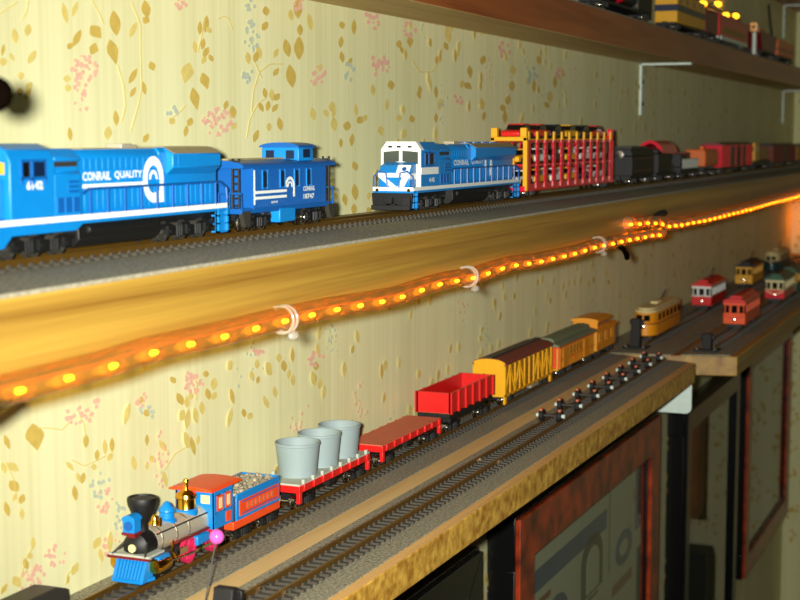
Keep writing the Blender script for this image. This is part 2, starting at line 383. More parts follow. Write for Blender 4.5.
STEMS = [[(118,65),(124,85),(126,105),(122,122)],[(132,2),(141,25),(141,50),(142,90),(137,112),(131,132)],[(92,0),(100,14),(104,24)],[(218,19),(224,16),(229,19),(233,30)],[(252,112),(254,90),(260,72),(270,64),(284,64)],
 [(247,138),(250,120),(258,104),(266,98)],[(205,20),(202,36),(198,52)],[(170,120),(180,112),(186,105)],[(255,62),(262,78)],[(22,20),(27,12),(29,0)],[(0,14),(10,7),(18,2)],[(412,60),(420,72),(432,72),(440,60),(442,48)],[(37,428),(50,428),(62,430),(70,422)],
 [(72,460),(84,466),(94,462),(106,456)],[(86,436),(84,424),(80,416)],[(20,580),(26,560),(32,548)],[(66,585),(68,574),(74,568)],[(165,470),(175,454),(190,445)],[(18,504),(14,480),(6,462)],[(196,400),(198,390),(196,380)]]

def build_wall():
    mb = MB()
    mb.bx(-700, 1990, 280, 330, -H, 900)
    LS = (lance(), heart())
    off = [279.9]
    def pix(u, v):
        p = at_y(u, v, off[0]); return (p.x, p.y, p.z)
    def leaf(u, v, L, w, a, k):
        off[0] -= .0004
        a = math.radians(a); ca, sa = math.cos(a), math.sin(a)
        pts = []
        for x, y in LS[k]:
            X, Y = x*w, y*L; pts.append(pix(u+X*ca-Y*sa*-1, v+Y*ca*1-X*sa*1))
        mb.cur = 1 if random.random() < .6 else 2; mb.poly(pts)
    for l in LEAVES: leaf(*l)
    def cluster(u, v, rx, ry, n, mat):
        mb.cur = mat
        for i in range(n):
            off[0] -= .0004
            r = math.sqrt(random.random()); t = random.random()*6.283; cu, cv = u+math.cos(t)*rx*r, v+math.sin(t)*ry*r
            s = random.uniform(1.6, 3.0); mb.poly([pix(cu+s*.8*math.cos(q*1.2566+t), cv+s*math.sin(q*1.2566+t)) for q in range(5)])
    for c in PINKS: cluster(*c, 3)
    for c in BLUES: cluster(*c, 4)
    mb.cur = 2
    for st in STEMS:
        off[0] -= .0004
        P = []
        for k in range(len(st)-1):
            for q in range(4): t = q/4; P.append((st[k][0]*(1-t)+st[k+1][0]*t, st[k][1]*(1-t)+st[k+1][1]*t))
        P.append(st[-1])
        for a, b in zip(P, P[1:]):
            dx, dy = b[0]-a[0], b[1]-a[1]; l = math.hypot(dx, dy) or 1; nx, ny = -dy/l*.5, dx/l*.5
            mb.poly([pix(a[0]+nx, a[1]+ny), pix(b[0]+nx, b[1]+ny), pix(b[0]-nx, b[1]-ny), pix(a[0]-nx, a[1]-ny)])
    # the rest of the repeat, sprig by sprig along the wall
    def sprig(X, Z):
        for i in range(random.randint(2, 5)):
            off[0] -= .0002
            cx, cz = X+random.gauss(0, 7), Z+random.gauss(0, 11); L, w = random.uniform(4.5, 8), random.uniform(3, 5); a = random.gauss(0, .5)
            k = 1 if random.random() < .3 else 0
            mb.cur = 1 if random.random() < .35 else 2
            mb.poly([(cx+x*w*math.cos(a)-y*L*math.sin(a), off[0], cz+y*L*math.cos(a)+x*w*math.sin(a)) for x, y in LS[k]])
    def blossom(X, Z, mat):
        mb.cur = mat
        for i in range(random.randint(10, 20)):
            off[0] -= .0002
            cx, cz, s = X+random.gauss(0, 4), Z+random.gauss(0, 6), random.uniform(.5, 1.0)
            mb.poly([(cx+s*math.cos(q*1.2566+i), off[0], cz+s*math.sin(q*1.2566+i)) for q in range(5)])
    def free(x, z):
        # keep clear of the part laid out leaf by leaf above
        if z > -34: return x > 660 or x < 260 and z < 0
        return x > 430 or x < 300
    X = -300
    while X < 1960:
        Z = -520+random.uniform(0, 30)
        while Z < 200:
            if free(X, Z): sprig(X+random.gauss(0, 4), Z)
            if random.random() < .4 and free(X+14, Z+14): blossom(X+14, Z+16, 3 if random.random() < .65 else 4)
            Z += random.uniform(34, 52)
        X += random.uniform(28, 40)
    o = mb.build('wall_back', ['wallpaper', 'leaf', 'leaf_pale', 'pink', 'blueprint'], smooth=False, origin=(0, 0, 0))
    tag(o, 'cream wallpapered wall with gold leaves and pink blossoms behind the train shelves', 'wall', kind='structure')
build_wall()

def build_right():
    mb = MB(); mb.bx(1982, 2030, -1500, 280, -H, 900); LS = (lance(), heart())
    y = 268; x = 1981.9
    while y > 40:
        z = -520
        while z < 200:
            for i in range(6):
                x -= .0002
                cy, cz = y+random.gauss(0, 6), z+random.gauss(0, 10); L, w = random.uniform(5, 9), random.uniform(3, 5.5); a = random.gauss(0, .5)
                mb.cur = 1; mb.poly([(x, cy+px*w*math.cos(a)-py*L*math.sin(a), cz+py*L*math.cos(a)) for px, py in LS[0]])
            z += random.uniform(30, 50)
        y -= 26
    o = mb.build('wall_right', ['wallpaper', 'leaf'], smooth=False, origin=(0, 0, 0))
    tag(o, 'short wallpapered wall closing the far right end of the shelves', 'wall', kind='structure')
build_right()
tag(MB().bx(-2500, 2030, -3000, 330, -H-40, -H).build('floor', 'carpet', origin=(0, 0, 0)), 'carpeted floor far below the shelves', 'floor', kind='structure')
tag(MB().bx(-2500, 2030, -3000, 330, 900, 940).build('ceiling', 'plaster', origin=(0, 0, 0)), 'plain ceiling above the shelves', 'ceiling', kind='structure')
tag(MB().bx(-2500, 2030, -3040, -3000, -H, 900).build('wall_front', 'plaster', origin=(0, 0, 0)), 'plain wall on the other side of the room', 'wall', kind='structure')
tag(MB().bx(-2540, -2500, -3040, 330, -H, 900).build('wall_left', 'plaster', origin=(0, 0, 0)), 'plain wall at the near end of the room', 'wall', kind='structure')
tag(MB().bx(-2500, -700, 280, 330, -H, 900).build('wall_corner', 'plaster', origin=(0, 0, 0)), 'plain stretch of wall beside the papered one', 'wall', kind='structure')

# ================================================================ SHELVES
def shelf(name, label, x0, x1, yf, z0, z1, boardmat):
    t = thing(name, (x0, 280, z0), label, 'shelf')
    return t
def local(t):   # offset that turns measured co-ordinates into the thing's own
    return Vector(((t.location.x)/S, t.location.y/S+WALL, t.location.z/S-H))
class LB(MB):
    """mesh builder taking measured co-ordinates, for a child of thing t"""
    def __init__(s, t): super().__init__(); s.t = t; s.o = local(t)
    def build(s, name, mats, bevel=0, smooth=True, parent=None):
        s.v = [(v[0]-s.o.x, v[1]-s.o.y, v[2]-s.o.z) for v in s.v]
        return super().build(name, mats, parent or s.t, bevel, smooth)

t = thing('wall_shelf', (-300, 280, 57.9), 'narrow reddish pine shelf at the top carrying the blurred cars and lamps', 'shelf')
b = LB(t); b.bx(-300, 1981, 241.4, 279.8, 57.0, 76.2)
b.cur = 1; b.bx(-300, 1981, 241.4, 279.8, 56.7, 57.0)  # thin paler layer along the underside of the board
b.build('board', ['pine_red', 'pine_under'])
LB(t).bx(-300, 1981, 244, 279.8, 76.2, 77.9).build('track_bed', 'bed')

t = thing('wall_shelf', (-300, 280, -53.3), 'middle shelf with broad golden pine edge above the amber rope light', 'shelf')
LB(t).bx(-300, 1981, 206, 279.8, -53.3, -35.3).build('board', 'pine', .5)
b = LB(t); b.bx(-300, 1981, 206.8, 279.8, -35.3, -34.3)
b.build('track_bed', 'bed'); LB(t).bx(-300, 1981, 206.3, 206.8, -35.3, -34.32).build('bed_edge', 'bed_edge')

t = thing('wall_shelf', (-100, 280, -160.3), 'lower shelf with rough golden front edge carrying the steam train', 'shelf')
LB(t).prism([(-100, 199.3), (972, 196.2), (1002, 279.8), (-100, 279.8)], 'z', -160.3, -148).build('board', ['ply'], .6)
b = LB(t); b.prism([(-100, 199.5), (971.5, 196.4), (973, 201.2), (-100, 201.6)], 'z', -148, -147.35); b.build('rim', 'rimwood')
LB(t).prism([(-100, 201.6), (973, 201.2), (984, 233.6), (-100, 233.6)], 'z', -148, -147).build('front_bed', 'bed')
LB(t).prism([(-100, 233.6), (984, 233.6), (987, 243.4), (-100, 243.4)], 'z', -148, -147.3).build('bare_strip', 'strip')
LB(t).prism([(-100, 243.4), (987, 243.4), (1001, 279.8), (-100, 279.8)], 'z', -148, -147).build('rear_bed', 'bed')

t = thing('wall_shelf', (1018, 280, -164), 'short lower shelf further along carrying the small streetcars', 'shelf')
LB(t).prism([(1030, 179), (1981, 177.5), (1981, 279.8), (1006, 279.8)], 'z', -163.5, -150).build('board', 'pine', .5)
LB(t).prism([(1031, 184), (1980, 183), (1980, 216), (1020, 216)], 'z', -150, -149.2).build('front_bed', 'bed')
LB(t).prism([(1017, 222.5), (1980, 222.5), (1980, 279.8), (1008, 279.8)], 'z', -150, -149.2).build('rear_bed', 'bed')

t = thing('wall_shelf', (1780, 280, 158), 'uppermost shelf end just above the frame over a white bracket', 'shelf')
LB(t).bx(1780, 1981, 236, 279.8, 158, 176).build('board', 'pine_red')

# ---- brackets
def bracket(x, ztop, label, down=True, arm=40, leg=40):
    t = thing('shelf_bracket', (x, 280, ztop-leg), label, 'bracket')
    LB(t).bx(x-1.2, x+6, 280-arm, 279.7, ztop-2.0, ztop-.25).build('arm', 'galv', .4)
    LB(t).bx(x-1.2, x+6, 277.9, 279.8, ztop-leg, ztop-.25).build('wall_leg', 'galv', .4)
    b = LB(t)
    for dy in (12, 30): b.lathe([(2, 0), (1.4, -.9), (.3, -1.1)], (x+2.4, 280-dy, ztop-2.0), 'z', 10)
    b.build('screw', 'steel')
    b = LB(t)
    for dz in (14, 31): b.lathe([(2, 0), (1.4, -.9), (.3, -1.1)], (x+2.4, 277.9, ztop-dz), 'y', 10)
    b.build('screw', 'steel')
bracket(1150, 56.7, 'white steel angle bracket under the top shelf left of the dark stretch')
bracket(1878, 56.7, 'white steel angle bracket under the top shelf near the far corner')
bracket(1866, 158, 'white steel angle bracket above the top shelf at the far end')
t = thing('shelf_bracket', (900, 280, -190), 'pale flat bracket plate below the end of the lower shelf', 'bracket')
b = LB(t)
pl = [(279, -160.4), (199, -160.4)]
for i in range(6):
    a = math.radians(90*i/5); pl.append((203-4*math.cos(a), -178-4*math.sin(a)))
pl += [(240, -182), (279, -190)]
b.prism(pl, 'x', 976, 977.6); b.build('gusset_plate', 'galv')
LB(t).bx(955, 970, 201, 279, -161.9, -160.4).build('top_flange', 'galv')

# ================================================================ TRACK
def track(x0, x1, yc, zr, zb, label, dx=0, hollow=False):
    """rails 9 mm apart; zr: rail top, zb: bed"""
    t = thing('train_track', (x0, yc, zb), label, 'track')
    for s in (-1, 1):
        y = yc+s*4.75
        LB(t).prism([(y-.75, zr-2.0), (y+.75, zr-2.0), (y+.75, zr-1.7), (y+.25, zr-1.5), (y+.25, zr-.6), (y+.45, zr-.5), (y+.45, zr), (y-.45, zr), (y-.45, zr-.5), (y-.25, zr-.6), (y-.25, zr-1.5), (y-.75, zr-1.7)], 'x', x0, x1).build('rail', 'rail', smooth=False)
    b = LB(t); x = x0+2
    while x < x1-1:
        b.bx(x-1.0, x+1.0, yc-8.6, yc+8.6, zb+.02, zr-2.0)
        for s in (-1, 1):
            for q in (-1, 1): b.bx(x-.7, x+.7, yc+s*4.75+q*.95-.35, yc+s*4.75+q*.95+.35, zr-2.0, zr-1.35)
        x += 4.7
    for s in (-1, 1): b.bx(x0, x1, yc+s*4.75-.6, yc+s*4.75+.6, zb+.1, zr-2.25)
    b.build('tie_strip', 'tie', smooth=False)
    return t
track(-250, 1975, 246.6, -31.5, -34.3, 'long track on the middle shelf under the blue locomotives')
TR = track(200, 985, 263, -144, -147, 'rear track of the lower shelf under the steam train')
t = track(386, 966, 219.7, -144, -147, 'empty front track of the lower shelf with a row of loose wheels')
for x, y in ((421, 224.4), (420.5, 215.0), (633, 224.4), (632, 215)):
    LB(t).bx(x-3, x+3, y-.95, y+.95, -146.2, -144.5).build('rail_joiner', 'steel')
track(1040, 1975, 252, -146, -149.2, 'rear streetcar track beside the wall on the short lower shelf')
track(1046, 1975, 203, -146, -149.2, 'front streetcar track along the edge of the short lower shelf')
track(600, 1975, 260, 80.9, 77.9, 'track on the top shelf under the blurred cars')

# ================================================================ RAILWAY VEHICLES
YM, ZM = 246.6, -31.5      # middle shelf track
YL, ZL = 263.0, -144.0     # lower shelf rear track
def wheelset(parent, x, r=2.9, mat='steel', g=4.0, tread=1.6, axle=5.9, name='wheelset'):
    b = MB()
    for s in (-1, 1):
        b.lathe([(.6, 0), (r*.55, 0), (r*.62, s*.35), (r*.86, s*.35), (r, 0), (r, s*tread*.6), (r+.45, s*-.3), (r+.45, s*-.7), (.6, s*-.7)] if False else
                [(.5, s*-.8), (r+.45, s*-.8), (r+.45, s*-.3), (r, s*-.2), (r, s*tread), (r*.8, s*tread), (r*.72, s*(tread-.5)), (r*.4, s*(tread-.5)), (r*.34, s*(tread+.1)), (.5, s*(tread+.1))], (x, s*g, r), 'y', 16)
    b.cyl((x, -axle, r), (x, axle, r), .6, n=8)
    return b.build(name, mat, parent)
def truck(parent, xc, wb=10, n=2, r=2.9, hw=6.4, name='truck', mat='black', wmat='steel', L=None):
    """truck side frames with journal boxes and springs; wheelsets are its sub-parts"""
    b = MB(); L = L or wb*(n-1)+7
    for s in (-1, 1):
        y0, y1 = sorted((s*hw, s*(hw+1.1)))
        b.prism([(xc-L/2, r+1.0), (xc-L/2, r+2.2), (xc-L*.3, r+2.4), (xc-L*.2, r+1.4), (xc+L*.2, r+1.4), (xc+L*.3, r+2.4), (xc+L/2, r+2.2), (xc+L/2, r+1.0), (xc+L*.32, r+.4), (xc+L*.14, 1.4), (xc-L*.14, 1.4), (xc-L*.32, r+.4)], 'y', y0, y1)
        for i in range(n):
            x = xc+(i-(n-1)/2)*wb
            ya, yb = sorted((s*(hw+.6), s*(hw+1.9))); b.bx(x-1.4, x+1.4, ya, yb, r-1.1, r+1.7)
            b.cyl((x, s*(hw+1.9), r), (x, s*(hw+2.3), r), .8, n=10)
        for i in range(n-1):
            x = xc+(i-(n-2)/2)*wb
            for q in (-1.3, 0, 1.3):
                b.cyl((x+q, s*(hw+1.5), 1.6), (x+q, s*(hw+1.5), r+1.6), .45, n=6)
    b.bx(xc-2.2, xc+2.2, -hw-.4, hw+.4, r, r+2.4)
    tk = b.build(name, mat, parent)
    for i in range(n): wheelset(tk, xc+(i-(n-1)/2)*wb, r, wmat)
    return tk
def coupler(parent, x, d, z=5.2, mat='black'):
    b = MB(); b.bx(min(x, x+d*4), max(x, x+d*4), -.9, .9, z-.8, z+.8)
    x2 = x+d*4; b.prism([(x2-1, -1.8), (x2+1.6, -1.8), (x2+1.6, -.6), (x2+.4, .2), (x2+1.6, 1.2), (x2+1.2, 1.9), (x2-1, 1.6)], 'z', z-1.5, z+1.3)
    return b.build('coupler', mat, parent, .15)

def arch(hw, z0, z1, zt, n=8):
    """cross-section with an arched top"""
    return [(-hw, z0), (hw, z0)]+[(hw*math.cos(math.pi*i/n), z1+(zt-z1)*math.sin(math.pi*i/n)) for i in range(n+1)]

def diesel(label, xf, xr, style):
    """six-axle diesel facing -x. xf, xr: near-side ends of the deck"""
    xc = (xf+xr)/2; L = xr-xf; t = thing('diesel_locomotive', (xc, YM, ZM), label, 'locomotive')
    a, z = -L/2, L/2
    far = style == 'far'
    cabx = a+(9 if far else 6); cabe = cabx+(22 if far else 19); auxe = cabe+(14 if far else 12)
    radx = z-(64 if far else 33)
    MB().bx(a+1, z-1, -5, 5, 5.5, 8.2).build('underframe', 'black', t)
    b = MB(); b.bx(a, z, -9.2, 9.2, 8.0, 10.4); b.build('walkway', 'blue', t, .2)
    b = MB()
    for s in (-1, 1):
        y0, y1 = sorted((s*9.15, s*9.4)); b.bx(a+.4, z-1, y0, y1, 9.0, 10.5)
    b.bx(a-.25, a+.05, -9.2, 9.2, 8.9, 10.5); b.build('sill_stripe', 'white', t)
    if not far:
        for s in (-1, 1): b = MB(); b.prism([(a, 8.6), (a, 3.4), (a+2.5, 3.4), (a+6, 6.4), (a+34, 6.4), (a+38, 8.6)], 'y', *sorted((s*8.4, s*9.25))); b.build('skirt', 'blue', t)
    # fuel tank
    b = MB(); f0, f1 = (a+36, z-40) if not far else (-22, 26)
    b.prism([(-8.4, 8), (-8.6, 3.6), (-6.4, 1.5), (6.4, 1.5), (8.6, 3.6), (8.4, 8)], 'x', f0, f1)
    for q in (-1, 1): b.cyl((f0+4, q*8.4, 6.2), (f1-4, q*8.4, 6.2), 1.2, n=10)
    b.build('fuel_tank', 'black', t, .3)
    for x in ((a+20, z-23) if not far else (a+24, z-24)): truck(t, x, 11, 3, 3.1, 6.6, wmat='darkgrey', L=33)
    # pilots and steps
    b = MB()
    b.prism([(-9.2, 8), (9.2, 8), (8.6, 1.2), (3, 1.2), (2.4, 3.4), (-2.4, 3.4), (-3, 1.2), (-8.6, 1.2)], 'x', a-1.6, a+1.2); b.build('pilot', 'black', t, .2)
    if far:
        b = MB(); b.bx(a-3.6, a-1.4, -8.6, 8.6, 1.0, 3.0); b.prism([(-8.8, 1), (-5, 1), (-5, 6), (-8.8, 7)], 'x', a-3, a-1.4); b.build('plow', 'rubber', t, .2)
    for x0, x1 in ((a+.4, a+5.2), (z-6.5, z)) if far else ((z-6.5, z),):
        b = MB()
        for s in (-1, 1):
            y0, y1 = sorted((s*8.2, s*9.35)); b.bx(x0, x0+.9, y0, y1, 1.2, 9); b.bx(x1-.9, x1, y0, y1, 1.2, 9)
            for zz in (1.2, 3.8, 6.3): b.bx(x0, x1, *sorted((s*6.6, s*9.35)), zz, zz+.5)
            if x0 > 0: b.bx(x0, x1, *sorted((s*8.0, s*8.7)), 1.4, 9)
        b.build('steps', 'blue', t)
    coupler(t, a-1.2, -1); coupler(t, z-.6, 1)
    # cab
    b = MB(); ct = 29.8
    b.prism([(-9.1, 10.4), (9.1, 10.4), (9.1, 26.1), (6.5, ct-.4), (-6.5, ct-.4), (-9.1, 26.1)] if far else [(-9.1, 10.4), (9.1, 10.4), (9.1, 25.2), (7.6, 28.2), (4.2, ct), (-4.2, ct), (-7.6, 28.2), (-9.1, 25.2)], 'x', cabx, cabe)
    cab = b.build('cab', 'blue', t, .35)
    if far:
        b = MB(); b.prism([(-9.15, 10.4), (9.15, 10.4), (9.15, 26.2), (6.6, ct-.3), (-6.6, ct-.3), (-9.15, 26.2)], 'x', cabx-.5, cabx+.02); b.build('white_cab_face', 'white', t)
        b = MB(); b.prism([(-9.2, 26.0), (9.2, 26.0), (9.2, 26.2), (6.65, ct-.25), (-6.65, ct-.25), (-9.2, 26.2)], 'x', cabx-.35, cabx+3.2); b.build('white_brow', 'white', t)
        b = MB(); b.bx(cabx, cabe-2, -9.3, -9.05, 15.6, 18.6); b.build('white_band', 'white', t)
    fx = cabx-(.55 if far else .05)
    for s in (-1, 1):
        b = MB()
        b.prism([(s*.8, 21.2), (s*7.9, 20.0), (s*7.9, 25.2), (s*.8, 25.8)] if far else [(s*1.1, 22.4), (s*7.4, 22), (s*7.4, 25), (s*1.1, 25.6)], 'x', fx-.2, fx+.1)
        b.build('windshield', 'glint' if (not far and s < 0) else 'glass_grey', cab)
    for x0, x1 in ((cabx+5, cabx+8), (cabx+9.6, cabx+14.6)):
        b = MB(); zz = 0 if far else 1.4; b.bx(x0, x1, -9.25, -8.9, 19.8+zz, 24.6+zz*.4); b.bx(x0, x1, 8.9, 9.25, 19.8+zz, 24.6+zz*.4); b.build('side_window', 'glass_dark' if far or x0 < cabx+6 else 'navy', cab)
        b = MB()
        for s in (-1, 1):
            y0, y1 = sorted((s*9.05, s*9.35))
            b.bx(x0-.5, x0, y0, y1, 19.4, 25.4); b.bx(x1, x1+.5, y0, y1, 19.4, 25.4); b.bx(x0-.5, x1+.5, y0, y1, 19.2+zz, 19.7+zz); b.bx(x0-.5, x1+.5, y0, y1, 24.7+zz*.4, 25.2+zz*.4)
        b.build('window_frame', 'blue_deep', cab)
    for y0 in ((-5, 0, 4) if far else (-2,)): b = MB(); b.bx(cabx-.75, cabx, y0, y0+(1.8 if far else 4), 27.0, 27.8); b.build('number_board', 'glass_dark' if far else 'blue_deep', cab)
    # nose
    b = MB(); nx = a+.8
    b.prism([(nx, 10.4), (cabx-.3, 10.4), (cabx-.3, 21.0), (nx+2.6, 19.6), (nx, 16.5)], 'y', -7.2, 7.2); nose = b.build('nose', 'blue', t, .5)
    if far:
        b = MB()
        b.bx(nx-.08, nx, -7.15, 7.15, 14.6, 16.4)
        b.add([(nx-.13, -1.6, 10.5), (nx-.13, 1.6, 10.5), (nx-.13, 7.1, 14.8), (nx-.13, 4.2, 14.8)], [(0, 1, 2, 3)])
        b.add([(nx-.13, -4.6, 10.5), (nx-.13, -1.6, 10.5), (nx-.13, -4.0, 14.8), (nx-.13, -7.0, 14.8)], [(0, 1, 2, 3)])
        b.add([(nx-.1, -7, 16.55), (nx-.1, -1, 16.55), (nx+2.5, -1, 19.75), (nx+2.5, -7, 19.75)], [(0, 1, 2, 3)])
        b.bx(nx, cabx-.3, -7.3, -7.15, 13.8, 16.2)
        b.build('nose_stripes', 'white', nose)
        b = MB(); b.cyl((nx+1.25, -4.4, 17.9), (nx+.85, -4.4, 18.25), 1.0, n=14); b.build('emblem', 'blue_deep', nose)
    # equipment section behind the cab
    b = MB(); b.prism([(-9.0, 10.4), (9.0, 10.4), (9.0, 21.6), (8.2, 22.2), (8.2, 26.2), (6, 28.4), (-6, 28.4), (-8.2, 26.2), (-8.2, 22.2), (-9.0, 21.6)], 'x', cabe, auxe)
    b.bx(cabe+.2, auxe-.2, -8.9, -8.1, 25.2, 26.2); aux = b.build('equipment_cabinet', 'blue', t, .25)
    b = MB(); b.bx(cabe+.8, auxe-1, -8.5, -8.15, 23.6, 25.0); b.bx(cabe+.8, auxe-1, 8.15, 8.5, 23.6, 25.0); b.build('intake_grille', 'darkgrey', aux)
    b = MB()
    for i in range(3): b.bx(cabe+1+i*3.6, cabe+3.8+i*3.6, -9.2, -8.95, 11.4, 15.4); b.bx(cabe+6+0*i, auxe-1, -9.15, -8.95, 16.6+i*1.3, 17.3+i*1.3)
    b.build('louvre', 'blue_deep', aux)
    # hood
    b = MB(); hp = [(-6.3, 10.4), (6.3, 10.4), (6.3, 26.0), (5.0, 28.1), (-5.0, 28.1), (-6.3, 26.0)]
    b.prism(hp, 'x', auxe, z-2.5)
    x = auxe+2
    while x < z-4:
        for s in (-1, 1):
            y0, y1 = sorted((s*6.25, s*6.55)); b.bx(x, x+2.3, y0, y1, 11.2, 17.0); b.bx(x, x+2.3, y0, y1, 22.2, 25.6)
        x += 3.0
    hood = b.build('hood', 'blue', t, .2)
    b = MB(); b.bx(auxe+7, radx-3, -5.0, 5.0, 28.1, 28.35); b.build('roof_panel', 'dustgrey', hood)
    b = MB(); ex = auxe+(radx-auxe)*.62; b.bx(ex, ex+6, -2.6, 2.6, 28.1, 29.6); b.bx(ex+6, ex+9.5, -1.8, 1.8, 28.1, 29.2); b.build('exhaust_stack', 'silver', hood, .2)
    # radiator wings
    b = MB(); b.prism([(-6.4, 20.2), (-8.9, 22.4), (-8.9, 26.4), (-5.4, 28.4), (5.4, 28.4), (8.9, 26.4), (8.9, 22.4), (6.4, 20.2)], 'x', radx, z-4)
    b.prism([(-6.4, 20.2), (-6.4, 27), (-5.4, 28.4), (5.4, 28.4), (6.4, 27), (6.4, 20.2)], 'x', radx-4, radx)
    rad = b.build('radiator', 'blue', t, .25)
    b = MB(); b.bx(radx+1, z-5, -5.0, 5.0, 28.4, 28.65)
    for s in (-1, 1): b.prism([(s*5.6, 28.45), (s*8.9, 26.55), (s*8.7, 26.5), (s*5.5, 28.3)], 'x', radx+1, z-4.4)
    b.build('radiator_screen', 'dustgrey', rad)
    if far:
        b = MB()
        for i in range(4): b.lathe([(3.6, 28.4), (3.6, 29.1), (3.0, 29.2), (.4, 29.0)], (radx+9+i*12, 0, 0), 'z', 18)
        b.build('fan', 'blue_deep', rad)
    else:
        b = MB(); b.bx(radx+3, z-6.5, -9.0, -8.85, 22.7, 26.1); b.build('shutter', 'blue', rad)
    # hand rails
    b = MB()
    for s in (-1, 1):
        y = s*9.1
        b.tube([(auxe+.5, y, 16.2), (auxe+3, y, 17.4), (z-5, y, 17.4), (z-1.2, y, 15.6), (z-.5, y, 10)], .38, 6)
        n = 9 if not far else 11
        for i in range(n):
            x = auxe+4+(z-8-auxe-4)*i/(n-1); b.cyl((x, y, 10), (x, y, 17.5), .36, n=6)
        b.tube([(z-1, y, 10), (z-.4, y, 15), (z, s*5.5, 17), (z, 0, 17)], .36, 6)
        b.tube([(a+.4, y, 10), (a+.2, y*.98, 15), (a, s*6.4, 17.2), (a, s*3.2, 16.4), (a, s*2.6, 10)], .36, 6)
    b.build('handrail', 'blue_deep', t)
    b = MB()
    for s in (-1, 1): b.cyl((a-.4, s*7.2, 9.2), (a-.05, s*7.2, 9.2), .75, n=10)
    b.build('ditch_light', 'gold', t)
    return t, (a, z, cabx, cabe, auxe, radx, xc)

def arch_logo(b, x, z, y, s):
    """white wheel-arch emblem on a side facing the viewer"""
    pl = lambda u, v, d: (x+u, y-d, z+v)
    b.ring(s*.72, s, 0, 180, pl); b.ring(s*.38, s*.56, 0, 180, pl)

t, (a, z, cabx, cabe, auxe, radx, xc) = diesel('nearest blue diesel locomotive with white lettering and big round white emblem', 307, 425, 'near')
b = MB(); yy = -6.62
x0 = 348.2-xc
side_text(b, 'CONRAIL', x0, 19.4, yy, 13.8, 2.5, .03); side_text(b, 'QUALITY', x0+15.6, 19.4, yy, 14.6, 2.5, .03); b.build('lettering', 'white', t)
b = MB(); b.bx(x0, x0+32, yy-.05, yy+.05, 17.4, 18.5); b.build('underline', 'white', t)
b = MB(); lx, lz = 384.4-xc, 19.0
pl = lambda u, v, d: (lx+u, yy-.02-d, lz+v*1.22)
b.ring(3.4, 5.6, -4, 262, pl, 40); b.ring(1.4, 2.3, 0, 180, pl, 20)
b.add([(lx-.9, yy-.1, lz-6.9), (lx+5.6, yy-.1, lz-6.9), (lx+5.6, yy-.1, lz-.5), (lx+3.4, yy-.1, lz-.5), (lx+3.2, yy-.1, lz-3.4), (lx-.9, yy-.1, lz-4.2)], [(0, 1, 2, 3, 4, 5)])
b.build('emblem', 'white', t)
b = MB(); side_text(b, '6142', 319.6-xc, 17.9, -9.16, 7.0, 2.3, .04); b.build('number', 'white', t)

t, (a, z, cabx, cabe, auxe, radx, xc) = diesel('blue diesel locomotive with white cab face, ahead of the red car carrier', 583, 725, 'far')
b = MB(); yy = -6.62; x0 = auxe+10
side_text(b, 'CONRAIL', x0, 18.6, yy, 20, 2.6, .03); side_text(b, 'QUALITY', x0+23, 18.6, yy, 17, 2.6, .03); b.bx(x0, x0+41, yy-.05, yy+.05, 16.8, 17.6); b.build('lettering', 'white', t)
b = MB(); lx, lz = x0+47, 19.0
b.ring(3.0, 5.0, -10, 215, lambda u, v, d: (lx+u, yy-.02-d, lz+v*1.2), 30); b.bx(lx+2, lx+5.0, yy-.3, yy-.16, lz-6, lz-.6); b.build('emblem', 'white', t)
b = MB(); side_text(b, '4142', cabx+9, 12.2, -9.16, 6.6, 2.0, .04); b.build('number', 'white', t)

# ---- blue caboose
xc = 468; t = thing('blue_caboose', (xc, YM, ZM), 'blue caboose with cupola and white stripes coupled behind the nearest blue locomotive', 'train car')
a, z = 442.8-xc, 498.6-xc
MB().bx(a-8, z+8, -8.6, 8.6, 6.2, 8.0).build('frame', 'blue_deep', t, .2)
b = MB(); b.prism([(-9, 7.6), (9, 7.6), (9, 21.4), (-9, 21.4)], 'x', a, z)
x = a+1.2
while x < z-.6:
    for s in (-1, 1): b.bx(x, x+.12, *sorted((s*8.95, s*9.06)), 8, 21)
    x += 1.4
body = b.build('body', 'blue_deep', t, .2)
b = MB(); b.prism(arch(10, 21.2, 22, 23.8, 10), 'x', a-9, z+6); b.build('roof', 'blue_deep', t)
b = MB(); b.bx(a-4, z-4, -1.6, 1.6, 23.8, 24.3); b.build('roof_walk', 'dustgrey', t)
b = MB(); b.prism(arch(7.4, 21.5, 27.2, 29.2, 10), 'x', 479.6-xc, 491.4-xc); cup = b.build('cupola', 'blue', t, .25)
b = MB(); b.prism(arch(8.0, 27.8, 28, 29.6, 10), 'x', 478.6-xc, 492.6-xc); b.build('cupola_roof', 'blue_deep', cup)
for x0 in (482.8,):
    b = MB(); b.bx(x0-xc, x0+5.5-xc, -7.6, -7.2, 24.2, 27.2); b.bx(x0-xc, x0+5.5-xc, 7.2, 7.6, 24.2, 27.2); b.build('cupola_window', 'navy', cup)
for y0 in (-5.6, 2.4): b = MB(); b.bx(479.3-xc, 479.8-xc, y0, y0+3.2, 23.8, 26.8); b.build('cupola_window', 'navy', cup)
for x0 in (449, 462, 473, 482.5):
    b = MB()
    for s in (-1, 1): b.bx(x0-xc, x0+3.2-xc, *sorted((s*8.9, s*9.15)), 14.6, 20)
    b.build('window', 'navy', body)
    b = MB()
    for s in (-1, 1):
        y0, y1 = sorted((s*9.0, s*9.3)); b.bx(x0-.4-xc, x0-xc, y0, y1, 14.2, 20.4); b.bx(x0+3.2-xc, x0+3.6-xc, y0, y1, 14.2, 20.4)
    b.build('window_frame', 'blue', body)
